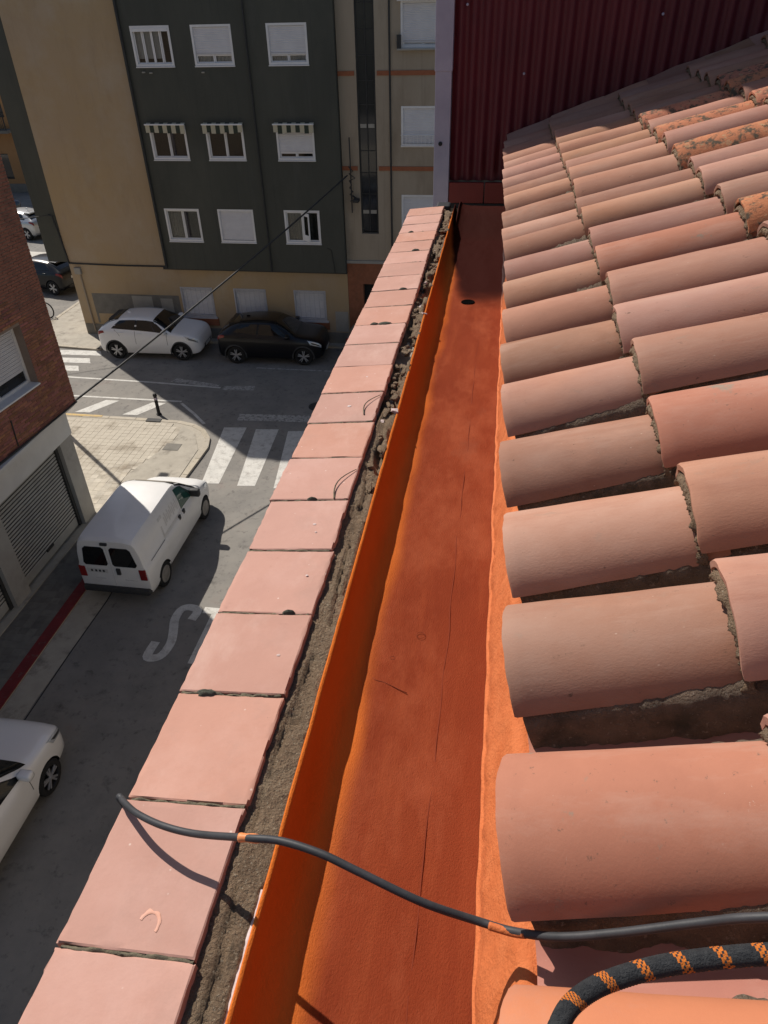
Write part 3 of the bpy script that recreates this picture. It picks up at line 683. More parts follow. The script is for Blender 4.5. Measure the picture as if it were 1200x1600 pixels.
for c in cand:
    o = random.uniform(-.004, .004)
    if c in pick:
        q = put('brick', bm_, C); q.matrix_basis = FM @ Matrix.Translation((o, c[0], c[2]))
    else:
        y0, y1, z0 = c; z1 = z0 + bh; e = .003; xx = .012 + o
        vs = [(-.01, y0, z0), (-.01, y1, z0), (-.01, y1, z1), (-.01, y0, z1), (xx, y0 + e, z0 + e), (xx, y1 - e, z0 + e), (xx, y1 - e, z1 - e), (xx, y0 + e, z1 - e)]
        st.add([FM @ Vector(p) for p in vs], [(4, 5, 6, 7), (0, 1, 5, 4), (1, 2, 6, 5), (2, 3, 7, 6), (3, 0, 4, 7)])
tag(st.build('bricks', M['brick_all'], C), kind='stuff')
# its window with a white shutter
b = MB()
def lb(mb, a, c, mi=0, bev=None):
    (mb.bev(a, c, bev, mi, FM) if bev else mb.box(a, c, mi, FM))
lb(b, (-.27, wy0, wz0), (-.2, wy0 + .07, wz1)); lb(b, (-.27, wy1 - .07, wz0), (-.2, wy1, wz1)); lb(b, (-.27, wy0 + .07, wz0), (-.2, wy1 - .07, wz0 + .07)); lb(b, (-.27, wy0 + .07, wz1 - .07), (-.2, wy1 - .07, wz1))
lb(b, (-.262, (wy0 + wy1) / 2 - .04, wz0 + .07), (-.215, (wy0 + wy1) / 2 + .04, wz0 + .32))
lb(b, (-.2, wy0 + .002, wz0 - .03), (.05, wy1 - .002, wz0 + .01), 0, .008)
fr = b.build('window', M['white'], C)
b = MB(); n = 26; z0 = wz0 + .3
for i in range(n):
    a = z0 + (wz1 - .07 - z0) * i / n; c = z0 + (wz1 - .07 - z0) * (i + 1) / n
    lb(b, (-.24, wy0 + .07, a + .003), (-.222 + .006 * (i % 2), wy1 - .07, c - .003))
b.build('shutter', M['shutter'], fr)
b = MB(); lb(b, (-.25, wy0 + .07, wz0 + .07), (-.24, wy1 - .07, wz0 + .3)); b.build('pane', M['glass'], fr)
# ground floor: stone posts, lintel, two roller shutters
GX = -10.21
b = MB(); b.bev((GX - .35, 4.0, 2.52), (GX + .03, 14.22, 3.28), .01); b.build('lintel', M['lintel'], C)
b = MB(); b.bev((GX - .3, 4.0, 3.28), (GX + .3, 14.3, 3.375), .015); b.build('cornice', M['lintel'], C)
posts = [(13.66, 14.2), (10.45, 11.0), (7.3, 7.8), (4.2, 4.7)]
for a, c in posts:
    MB().bev((GX - .34, a, 0), (GX + .006, c, 2.515), .008).build('stone_post', M['stone'], C)
for (a, c) in ((11.0, 13.66), (7.8, 10.45), (4.7, 7.3)):
    b = MB(); n = 24; zA, zB = .3, 2.5
    b.box((GX - .24, a, .12), (GX - .16, c, .32)) 
    for i in range(n):
        p = zA + (zB - zA) * i / n; q = zA + (zB - zA) * (i + 1) / n; h = q - p
        pts = [(GX - .22, p), (GX - .165, p + h * .10), (GX - .150, p + h * .45), (GX - .165, p + h * .80), (GX - .22, p + h * .86), (GX - .22, q)]
        for k, ((x0, z0), (x1, z1)) in enumerate(zip(pts[:-1], pts[1:])): b.add([(x0, a, z0), (x0, c, z0), (x1, c, z1), (x1, a, z1)], [(0, 1, 2, 3)], 1 if k >= 3 else 0)
    rs = b.build('roller_shutter', [M['roller'], M['pipe']], C)
    MB().box((GX - .22, a, .1), (GX - .1, a + .09, 2.515)).build('guide_rail', M['pipe'], rs); MB().box((GX - .22, c - .09, .1), (GX - .1, c, 2.515)).build('guide_rail', M['pipe'], rs)
    MB().bev((GX - .17, (a + c) / 2 - .2, .34), (GX - .13, (a + c) / 2 + .1, .42), .01).build('handle', M['pipe'], rs)
MB().box((-20, 4.0, 0), (GX - .36, 14.18, 3.4)).build('ground_floor_wall', M['stone'], C)
MB().box((GX - .1, 4.0, .1), (GX + .1, 14.2, PH + .01)).build('threshold', M['concrete'], C)
MB().tube([FM @ Vector(p) for p in [(.05, -7, 3.37), (.06, -4, 3.40), (.06, -2, 3.41), (.05, -.02, 3.43)]], .022, 6).build('wall_cable', M['pipe'], C)
b = MB(); b.tube([FM @ Vector(p) for p in [(.03, -2.2, 3.45), (.03, -2.15, 4.05)]], .014, 5); b.build('wall_cable', M['pipe'], C)

# ------------------------------------------------------------------ far building and things in the gap on the left
D = thing('apartment_building', 'ochre building with balcony far behind, in the gap on the left', 'building')
Y0 = 52.0; b = MB(); holes = [(-35.6, -34.7, 4.9, 6.9), (-36.2, -35.3, .9, 2.6), (-39, -37.6, .9, 2.6), (-39, -37.6, 4.9, 6.9)]
wall_holes(b, (-56, -33.6), (0, 8.6), Y0, holes, .3); b.quad((-33.6, Y0, 0), (-33.6, Y0 + 9, 0), (-33.6, Y0 + 9, 8.6), (-33.6, Y0, 8.6)); b.quad((-56, Y0, 8.6), (-33.6, Y0, 8.6), (-33.6, Y0 + 9, 8.6), (-56, Y0 + 9, 8.6))
b.build('wall', M['farwall'], D)
for h in holes:
    f = MB(); frame_box(f, h[0] + .002, h[1] - .002, h[2] + .002, h[3] - .002, Y0 + .15, Y0 + .25, .08); fr = f.build('window', M['pipe'], D)
    MB().box((h[0] + .08, Y0 + .19, h[2] + .08), (h[1] - .08, Y0 + .2, h[3] - .08)).build('pane', M['glass'], fr)
b = MB(); b.bev((-37.0, Y0 - .9, 4.0), (-34.2, Y0, 4.2), .02); b.build('balcony', M['greypatch'], D)
b = MB(); frame_box(b, -36.95, -34.25, 4.2, 5.1, Y0 - .88, Y0 - .84, .04)
for k in range(22): b.box((-36.85 + k * .12, Y0 - .87, 4.24), (-36.83 + k * .12, Y0 - .85, 5.06))
b.build('railing', M['pipe'], D)
MB().box((-56, Y0 - .06, 0), (-33.6, Y0 - .002, .6)).build('plinth', M['greypatch'], D)

# street lamp hidden behind the brick corner; its pole throws the long shadow across the pavement
L_ = thing('street_lamp', 'grey street lamp pole beyond the corner of the brick building', 'street lamp', (-14.35, 19.15, PH))
MB().lathe([(.13, 0), (.13, .5), (.075, .62), (.065, 3.5), (.05, 7.4)], 14).build('pole', M['galv'], L_, True, 40)
MB().tube([(0, 0, 7.3), (-.1, .5, 7.7), (-.15, 1.1, 7.85)], .035, 8).build('arm', M['galv'], L_, True)
MB().bev((-.28, 1.0, 7.78), (-.02, 1.7, 7.92), .04).build('lamp_head', M['palepatch'], L_)
# bollard at the corner
bo = thing('bollard', 'black street bollard by the hatched parking bay', 'bollard', (-10.8, 19.86, 0))
MB().lathe([(.085, 0), (.085, .04), (.055, .06), (.055, .68), (.066, .69), (.066, .73), (.05, .78), (0, .79)], 16).build('post', M['black'], bo, True, 40)
MB().lathe([(.057, .56), (.058, .57), (.058, .63), (.057, .64)], 16).build('reflective_ring', M['galv'], bo)
# overhead cables across the street
def sag(a, b, s, n=24): return [Vector(a).lerp(Vector(b), i / n) - Vector((0, 0, s * 4 * (i / n) * (1 - i / n))) for i in range(n + 1)]
def overhead():
    p = sag((-9.85, 14.24, 3.42), (-5.2, 25.9, 6.28), .12)
    b = MB(); b.tube(p, .026, 6)
    tw = []
    for i, q in enumerate(sag((-9.85, 14.24, 3.42), (-5.2, 25.9, 6.28), .12, 200)):
        tw.append(q + Vector((.016 * math.cos(i * .7), 0, .016 * math.sin(i * .7))))
    b.tube(tw, .012, 5)
    tag(b.build('overhead_cable', M['pipe']), 'twisted black overhead cable crossing above the street from the brick corner', 'cable')
    b = MB(); b.tube(sag((-16.9, FY - .02, 4.75), (-24, 22.3, 5.2), .2), .014, 5)
    tag(b.build('overhead_cable', M['pipe']), 'thin overhead cable leaving the corner of the beige wall', 'cable')
overhead()

# ------------------------------------------------------------------ vehicles
def interp(tab, x):
    """Catmull-Rom through station rows (x, ...)"""
    n = len(tab)
    i = 0
    while i < n - 2 and x > tab[i + 1][0]: i += 1
    p1, p2 = tab[i], tab[i + 1]; p0 = tab[max(0, i - 1)]; p3 = tab[min(n - 1, i + 2)]
    h = p2[0] - p1[0]; t = min(1, max(0, (x - p1[0]) / h)); out = []
    for k in range(1, len(p1)):
        m1 = (p2[k] - p0[k]) / max(1e-6, p2[0] - p0[0]) * h; m2 = (p3[k] - p1[k]) / max(1e-6, p3[0] - p1[0]) * h
        d = p2[k] - p1[k]
        if d * m1 <= 0: m1 = 0
        if d * m2 <= 0: m2 = 0
        m1 = max(-3 * abs(d), min(3 * abs(d), m1)); m2 = max(-3 * abs(d), min(3 * abs(d), m2))
        out.append((2*t**3 - 3*t**2 + 1) * p1[k] + (t**3 - 2*t**2 + t) * m1 + (-2*t**3 + 3*t**2) * p2[k] + (t**3 - t**2) * m2)
    return out
def ring(tab, x):
    zs, zb, zt, w, wt = interp(tab, x)
    g = max(.0, zt - zb)
    return [(w * .93, zs), (w * .99, zs + .10), (w * 1.0, zs + .42 * (zb - zs)), (w * .992, zs + .78 * (zb - zs)), (w * .965, zb - .012), (w * .935, zb + .02),
            (w * .935 * .5 + (wt + .03) * .5 + .012, zb + .5 * g), (wt + .03, zt - .16 * g - .012), (wt * .94, zt - .05 * g - .008), (wt * .62, zt - .004), (0, zt)]
def S(tab, x, r, side):
    c = ring(tab, x); i = min(len(c) - 2, max(0, int(r))); t = r - i
    y = c[i][0] + (c[i+1][0] - c[i][0]) * t; z = c[i][1] + (c[i+1][1] - c[i][1]) * t
    return Vector((x, side * y, z))
def patch(tab, corners, side, off=.006, nu=8, nv=5):
    """surface patch between four (x, row) corners given in order; lifted off the body"""
    b = MB(); P = []
    for i in range(nu):
        for j in range(nv):
            u, v = i / (nu - 1), j / (nv - 1)
            a = [corners[0][k] * (1-u) * (1-v) + corners[1][k] * u * (1-v) + corners[2][k] * u * v + corners[3][k] * (1-u) * v for k in (0, 1)]
            e = .02
            p = S(tab, a[0], a[1], side); px = S(tab, a[0] + e, a[1], side) - S(tab, a[0] - e, a[1], side); pr = S(tab, a[0], min(9.99, a[1] + .05), side) - S(tab, a[0], a[1] - .05, side)
            n = px.cross(pr) * side
            n = n.normalized() if n.length > 1e-9 else Vector((0, side, 0))
            if n.y * side < -.2 and n.z < 0: n = -n
            P.append(p + n * off)
    F = [(i*nv + j, (i+1)*nv + j, (i+1)*nv + j + 1, i*nv + j + 1) for i in range(nu - 1) for j in range(nv - 1)]
    if side < 0: F = [f[::-1] for f in F]
    b.add(P, F); return b
def cross_patch(tab, x0, x1, r0, r1, off=.006, n=12, m=6, taper=0.0):
    """patch running right across the car (windscreen, rear window, bonnet line)"""
    b = MB(); P = []
    for i in range(m):
        x = x0 + (x1 - x0) * i / (m - 1); row = r0 + (r1 - r0) * i / (m - 1)
        for j in range(n + 1):
            s = -1 + 2 * j / n; side = -1 if s < 0 else 1; r = 9.98 - (9.98 - row) * abs(s)
            p = S(tab, x, r, side); e = .03
            px = S(tab, x + e, r, side) - S(tab, x - e, r, side); pr = S(tab, x, min(9.99, r + .05), side) - S(tab, x, r - .05, side)
            nn = (px.cross(pr) * side)
            nn = nn.normalized() if nn.length > 1e-9 else Vector((0, 0, 1))
            if nn.z < 0: nn = -nn
            P.append(p + nn * off)
    w = n + 1
    b.add(P, [(i*w + j, (i+1)*w + j, (i+1)*w + j + 1, i*w + j + 1) for i in range(m - 1) for j in range(n)])
    return b
def wheel(parent, x, y, side, r, style):
    Mx = Matrix.Translation((x, y, r)) @ Matrix.Rotation(R(-90) * side, 4, 'X')      # local z points outwards
    w = .20
    ty = MB().lathe([(r * .66, -w), (r * .9, -w), (r * .985, -w * .8), (r, -w * .45), (r, -w * .1), (r * .97, .0), (r * .86, .012), (r * .68, .004)], 28, 0, Mx)
    t = MB(); t.v, t.f, t.m = ty.v, ty.f, ty.m
    wh = t.build('wheel', M['tyre'], parent, True, 50)
    if style == 'cap':
        MB().lathe([(r * .68, .0), (r * .62, .012), (r * .5, .004), (r * .3, .016), (r * .12, .03), (0, .03)], 24, 0, Mx).build('rim', M['hubcap'], wh, True, 40)
    else:
        b = MB(); b.lathe([(r * .69, -.004), (r * .67, .008), (r * .63, -.02), (r * .6, -.07), (0, -.08)], 24, 0, Mx); b.build('rim', M['rimdark'], wh, True, 40)
        b = MB()
        for k in range(5):
            for d in (-.17, .17):
                q = Mx @ Matrix.Rotation(k * 2 * math.pi / 5 + .3, 4, 'Z') @ Matrix.Rotation(d, 4, 'Z')
                b.bev((r * .1, -.018, -.025), (r * .66, .018, .004), .005, 0, q)
        b.lathe([(r * .14, -.02), (r * .12, .012), (0, .014)], 12, 0, Mx); b.build('spokes', M['rim'], wh)
def body(tab, m, parent, axles, rw, L0, L1, name='body'):
    b = MB(); xs = sorted(set([t[0] for t in tab] + frange(L0, L1, 46)))
    n = 11; P = []
    for x in xs:
        c = ring(tab, x); P += [(x, y, z) for y, z in c] + [(x, -y, z) for y, z in c[-2::-1]]
    k = 2 * n - 1; F = []
    for i in range(len(xs) - 1):
        for j in range(k): F.append((i*k + j, (i+1)*k + j, (i+1)*k + (j+1) % k, i*k + (j+1) % k))
    F += [tuple(range(k)), tuple(range((len(xs)-1)*k + k - 1, (len(xs)-1)*k - 1, -1))]
    b.add(P, F)
    o = b.build(name, [m, M['black']], parent)
    bm = bmesh.new(); bm.from_mesh(o.data); bmesh.ops.recalc_face_normals(bm, faces=bm.faces); bm.to_mesh(o.data); bm.free()
    cut = MB()
    for ax in axles:
        for s in (-1, 1):
            Mx = Matrix.Translation((ax, s * .98, rw)) @ Matrix.Rotation(R(90) * s, 4, 'X')
            cut.lathe([(0, 0), (rw * 1.13, 0), (rw * 1.13, .40), (0, .40)], 28, 0, Mx)
    co = cut.build('cutter', M['black'])
    bm = bmesh.new(); bm.from_mesh(co.data); bmesh.ops.remove_doubles(bm, verts=bm.verts, dist=1e-5); bmesh.ops.recalc_face_normals(bm, faces=bm.faces); bm.to_mesh(co.data); bm.free()
    par = o.parent; o.parent = None
    md = o.modifiers.new('b', 'BOOLEAN'); md.operation = 'DIFFERENCE'; md.object = co; md.solver = 'EXACT'; md.material_mode = 'TRANSFER'
    dg = bpy.context.evaluated_depsgraph_get(); dg.update()
    me = bpy.data.meshes.new_from_object(o.evaluated_get(dg)); o.modifiers.clear(); o.data = me; o.parent = par
    bpy.data.objects.remove(co)
    me.polygons.foreach_set('use_smooth', [True] * len(me.polygons)); me.set_sharp_from_angle(angle=R(38))
    return o
SUV = [(-2.17,.42,.74,.86,.62,.50), (-2.13,.34,.98,1.05,.78,.58), (-2.04,.29,1.09,1.16,.85,.62), (-1.90,.27,1.11,1.27,.88,.62), (-1.55,.26,1.10,1.45,.90,.60), (-1.05,.25,1.07,1.54,.905,.61),
       (-.35,.25,1.04,1.575,.905,.63), (.25,.25,1.02,1.53,.905,.63), (.68,.25,1.01,1.34,.905,.65), (1.05,.25,1.00,1.12,.905,.71), (1.35,.26,.98,1.06,.90,.70), (1.72,.27,.94,1.02,.88,.66),
       (1.95,.28,.88,.95,.83,.60), (2.08,.31,.78,.85,.74,.52), (2.15,.36,.66,.72,.64,.44), (2.19,.44,.55,.60,.52,.34)]
def lower(tab, k, zk=1.0): return [(a, b_ , c * zk, d * zk, e * k, f_ * k) for a, b_, c, d, e, f_ in tab]
SK = .93
SUV = [(a * SK,) + r_ for a, *r_ in [(q[0], *q[1:]) for q in SUV]] if False else [(q[0] * SK,) + tuple(q[1:]) for q in SUV]
def car(label, loc, rz, paint, tab=SUV, group=None, rims='spoke', glass='carglass', axles=(-1.32, 1.28), rw=.345, cladding=True):
    t = thing('parked_car', label, 'car', loc, rz, group)
    bd = body(tab, M[paint], t, axles, rw, tab[0][0], tab[-1][0])
    K = lambda c: [(a * SK, r_) for a, r_ in c]
    cross_patch(tab, .30 * SK, 1.03 * SK, 7.4, 6.2).build('windscreen', M[glass], t, True)
    cross_patch(tab, -1.92 * SK, -1.2 * SK, 6.6, 7.6).build('rear_window', M[glass], t, True)
    for s in (-1, 1):
        patch(tab, K([(-1.50, 5.45), (.92, 5.2), (.34, 7.15), (-1.14, 7.12)]), s, .003, 14).build('window_surround', M['black'], t, True)
        patch(tab, K([(-.42, 5.35), (.84, 5.3), (.30, 7.05), (-.36, 7.05)]), s, .007).build('side_window', M[glass], t, True)
        patch(tab, K([(-1.42, 5.55), (-.5, 5.35), (-.44, 7.05), (-1.1, 7.0)]), s, .007).build('side_window', M[glass], t, True)
        patch(tab, K([(1.68, 3.2), (2.09, 3.0), (2.08, 4.1), (1.55, 4.7)]), s, .008).build('headlight', M['lamp'], t, True)
        patch(tab, K([(1.76, 3.4), (2.04, 3.2), (2.02, 3.6), (1.68, 3.9)]), s, .011).build('headlight_lens', M['plastic'], t, True)
        patch(tab, K([(-2.13, 3.2), (-1.80, 3.7), (-1.84, 4.5), (-2.11, 4.4)]), s, .008).build('tail_light', M['taillamp'], t, True)
        if cladding:
            patch(tab, [(-.86, .05), (.82, .05), (.82, 1.15), (-.86, 1.15)], s, .008).build('sill_trim', M['plastic'], t, True)
        for a, c in ((-.47, 'door_seam'), (.78, 'door_seam'), (-1.36, 'door_seam')):
            patch(tab, [(a, 1.2), (a + .012, 1.2), (a + .012, 5.2), (a, 5.2)] if a > -1 else [(a + .28, 3.2), (a + .292, 3.2), (a + .1, 5.3), (a + .088, 5.3)], s, .003, 2, 8).build(c, M['black'], t)
        for a in (-.30, -1.0):
            q = S(tab, a, 4.0, s); MB().bev((q.x - .1, q.y - .018, q.z - .015), (q.x + .1, q.y + .018, q.z + .015), .01).build('door_handle', M[paint], t, True)
        q = S(tab, .72, 5.4, s)
        mb = MB().bev((-.07, -.12, -.07), (.09, .12, .07), .045); mm = mb.build('wing_mirror', M[paint], t, True, None, (q.x, q.y + s * .13, q.z + .06))
        MB().bev((q.x - .03, q.y - .02 if s > 0 else q.y - .08, q.z - .02), (q.x + .03, q.y + .08 if s > 0 else q.y + .02, q.z + .03), .01).build('mirror_arm', M['plastic'], t)
        for ax in axles:
            wheel(t, ax, s * (.875 - .0), s, rw, rims)
            if cladding:
                b = MB(); b.grid(lambda a_, v: (ax + rw * (1.10 + .16 * v) * math.cos(a_), s * (.905 + .006 - .012 * v), rw + rw * (1.10 + .16 * v) * math.sin(a_)), frange(-.25, math.pi + .25, 22), [0, .5, 1], flip=s < 0)
                b.build('arch_trim', M['plastic'], t, True)
    x1 = tab[-1][0]; x0 = tab[0][0]
    MB().bev((x1 - .10, -.36, .36), (x1 + .012, .36, .52), .02).build('grille', M['plastic'], t)
    MB().bev((x1 - .02, -.26, .40), (x1 + .02, .26, .51), .005).build('number_plate', M['plate'], t)
    MB().bev((x0 - .01, -.5, .32), (x0 + .2, .5, .46), .03).build('bumper_trim', M['plastic'], t)
    MB().bev((x0 - .012, -.26, .72), (x0 + .1, .26, .83), .005).build('number_plate', M['plate'], t)
    MB().bev((-1.56, -.5, 1.40), (-1.2, .5, 1.47), .02).build('roof_spoiler', M[paint] if paint != 'carwhite' else M['plastic'], t)
    b = MB(); b.bev((-.98, -.015, 1.52), (-.84, .015, 1.60), .012); b.build('aerial_fin', M[paint], t)
    return t
car('white hatchback crossover parked facing right below the wall patches', (-12.92, 25.0, 0), R(1.5), 'carwhite', group='cars parked along the far kerb')
car('black crossover parked behind the white one, in full shade', (-8.15, 25.02, 0), R(2), 'carblack', group='cars parked along the far kerb')
car('dark car mostly hidden behind the coping, red tail light showing', (-3.25, 25.15, 0), R(0), 'carnavy', group='cars parked along the far kerb')
LOW = lower(SUV, .98, .95)
car('white car parked at the lower left edge behind the van', (-7.90, 5.14, 0), R(90), 'carwhite', LOW, cladding=False, axles=(-1.30, 1.20), rw=.32)
car('black car in the sunlit side street beyond the brick building', (-21.7, 31.9, 0), R(167), 'carblack', LOW, cladding=False)
car('silver car farther up the side street, just right of the brick wall', (-28.3, 40.9, 0), R(165), 'carsilver', LOW, cladding=False)
car('blue grey car at the far end of the side street gap', (-32.6, 47.6 - 3.2, 0), R(168), 'carnavy', LOW, cladding=False)

VAN = [(-2.06,.42,1.00,1.62,.76,.60), (-2.04,.34,1.02,1.73,.82,.635), (-1.95,.28,1.03,1.79,.85,.65), (-1.4,.26,1.03,1.81,.86,.66), (-.2,.26,1.03,1.81,.86,.66), (.25,.26,1.03,1.77,.86,.65),
       (.55,.26,1.02,1.63,.86,.655), (.85,.26,1.01,1.40,.86,.67), (1.15,.26,.99,1.14,.86,.70), (1.3,.27,.96,1.07,.85,.68), (1.68,.28,.86,.96,.82,.60), (1.92,.3,.74,.82,.76,.5), (2.03,.34,.6,.67,.66,.4), (2.07,.40,.5,.55,.5,.3)]
def van():
    t = thing('delivery_van', 'white panel van with two dark rear windows parked at the red kerb line', 'van', (-8.0, 13.12, 0), R(90))
    body(VAN, M['vanwhite'], t, (-1.35, 1.33), .31, -2.06, 2.07)
    cross_patch(VAN, .34, 1.12, 7.5, 6.2).build('windscreen', M['carglass'], t, True)
    for s in (-1, 1):
        patch(VAN, [(.12, 5.2), (.98, 5.25), (.5, 7.05), (.12, 7.1)], s).build('side_window', M['vanglass'], t, True)
        patch(VAN, [(.76, 5.3), (.80, 5.3), (.52, 7.0), (.48, 7.0)], s, .010, 2, 6).build('window_bar', M['plastic'], t)
        patch(VAN, [(1.55, 3.3), (1.98, 3.1), (1.96, 4.3), (1.5, 4.7)], s, .008).build('headlight', M['lamp'], t, True)
        patch(VAN, [(-2.02, .05), (2.0, .05), (1.98, 1.3), (-2.0, 1.3)], s, .007, 24).build('side_trim', M['vanwhite'], t, True)
        for a in (.05, -.95, 1.02):
            patch(VAN, [(a, .3), (a + .012, .3), (a + .012, 7.2 if a < .9 else 5.0), (a, 7.2 if a < .9 else 5.0)], s, .003, 2, 10).build('door_seam', M['decal'], t)
        patch(VAN, [(-1.75, 4.35), (-.98, 4.35), (-.98, 4.65), (-1.75, 4.65)], s, .006).build('sliding_rail', M['plastic'], t)
        for a in (.2, -.06):
            q = S(VAN, a, 4.25, s); MB().bev((q.x - .07, q.y - .02, q.z - .06), (q.x + .03, q.y + .02, q.z + .06), .012).build('door_handle', M['plastic'], t, True)
        q = S(VAN, .82, 5.4, s); MB().bev((q.x - .08, q.y - (.02 if s > 0 else .24), q.z - .04), (q.x + .06, q.y + (.24 if s > 0 else .02), q.z + .16), .04).build('wing_mirror', M['plastic'], t, True)
        for ax in (-1.35, 1.33): wheel(t, ax, s * .845, s, .31, 'cap')
        yc = s * .715
        MB().bev((-2.075, yc - .075, .70), (-1.98, yc + .085, 1.0), .02).build('tail_light', M['taillamp'], t)
    # rear doors
    for y0, y1, n in ((.045, .63, 'rear_window'), (-.63, -.045, 'rear_window')):
        poly = []
        z0, z1 = 1.06, 1.58; out = y1 if y1 > 0 else y0; inn = y0 if y1 > 0 else y1
        sg = 1 if y1 > 0 else -1
        for (a, z) in [(inn + sg*.05, z0), (out - sg*.04, z0), (out, z0 + .06), (out - sg*.075, z1 - .06), (out - sg*.14, z1), (inn + sg*.07, z1), (inn + sg*.02, z1 - .05), (inn + sg*.01, z0 + .05)]: poly.append((a, z))
        b = MB(); n_ = len(poly)
        vs = [(-2.072, a, z) for a, z in poly] + [(-2.0, a, z) for a, z in poly]
        b.add(vs, [tuple(range(n_ - 1, -1, -1)) if sg > 0 else tuple(range(n_))] + [(i, (i+1) % n_, n_ + (i+1) % n_, n_ + i) for i in range(n_)])
        b.build('rear_window', M['carglass'], t)
    MB().box((-2.068, -.006, .45), (-2.03, .006, 1.66)).build('door_seam', M['decal'], t)
    MB().bev((-2.10, -.20, .83), (-2.04, -.11, 1.0), .01).build('door_handle', M['plastic'], t)
    MB().bev((-2.09, -.06, 1.64), (-1.98, .1, 1.70), .01).build('brake_light', M['plastic'], t)
    MB().bev((-2.072, .10, .84), (-2.04, .60, .96), .006).build('number_plate', M['plate'], t)
    for y in (.18, .27, .36, .46): MB().box((-2.076, y, .87), (-2.07, y + .05, .93)).build('plate_character', M['plastic'], t)
    MB().box((-2.066, .2, .66), (-2.04, .45, .69)).build('badge', M['decal'], t); MB().box((-2.066, -.55, .66), (-2.04, -.25, .69)).build('badge', M['decal'], t)
    MB().bev((-2.14, -.80, .30), (-1.9, .80, .46), .05).build('rear_bumper', M['plastic'], t, True, 40)
    MB().bev((2.0, -.55, .34), (2.10, .55, .5), .04).build('front_bumper', M['plastic'], t, True, 40)
    # faded lettering on the street side panel (too worn to read: a bracket-like capital and ragged lines)
    s = -1
    for (a, c, r0, r1) in [(-.95, -.89, 4.9, 6.6), (-.95, -.75, 6.35, 6.65), (-.95, -.75, 4.9, 5.2)]:
        patch(VAN, [(a, r0), (c, r0), (c, r1), (a, r1)], s, .004, 3, 3).build('worn_lettering', M['decal'], t)
    for k in range(13):
        a = -.72 + k * .075; r0 = 5.5 + (k % 3) * .12
        patch(VAN, [(a, r0), (a + .05, r0), (a + .05, 6.2 + (k % 2) * .3), (a, 6.2 + (k % 2) * .2)], s, .004, 3, 3).build('worn_lettering', M['decal'], t)
    for r0 in (5.05, 4.75): patch(VAN, [(-.75, r0), (.02, r0), (.02, r0 + .16), (-.75, r0 + .16)], s, .004, 6, 3).build('worn_lettering', M['decal'], t)
    MB().lathe([(.05, 0), (.05, .004), (0, .004)], 12, 0, Matrix.Translation((-2.064, .5, 1.14)) @ Matrix.Rotation(R(-90), 4, 'Y')).build('sticker', M['awning_w'], t)
van()
# bicycle leaning in the side street, one wheel in view beside the brick wall
bk = thing('bicycle', 'black bicycle wheel peeking out from behind the brick wall', 'bicycle', (-19.85, 28.1, 0), R(-12))
for x in (-.52, .52):
    Mx = Matrix.Translation((x, 0, .34)) @ Matrix.Rotation(R(90), 4, 'X')
    b = MB(); b.tube([(x + .33 * math.cos(k * math.pi / 14), 0, .34 + .33 * math.sin(k * math.pi / 14)) for k in range(29)], .028, 8); w_ = b.build('wheel', M['tyre'], bk)
    b = MB()
    for k in range(12): b.tube([(x, 0, .34), (x + .31 * math.cos(k * math.pi / 6), 0, .34 + .31 * math.sin(k * math.pi / 6))], .004, 4)
    b.build('spokes', M['rim'], w_)
b = MB()
for p, q in [((-.52,0,.34),(-.08,0,.32)), ((-.08,0,.32),(-.2,0,.8)), ((-.2,0,.8),(-.52,0,.34)), ((-.08,0,.32),(.36,0,.72)), ((-.19,0,.74),(.34,0,.82)), ((.33,0,.9),(.52,0,.34))]: b.tube([p, q], .02, 6)
b.build('frame', M['pipe'], bk); MB().bev((-.34, -.07, .84), (-.08, .07, .90), .03).build('saddle', M['black'], bk)
MB().tube([(.26, -.28, .98), (.34, -.1, .95), (.34, .1, .95), (.26, .28, .98)], .015, 6).build('handlebar', M['black'], bk)

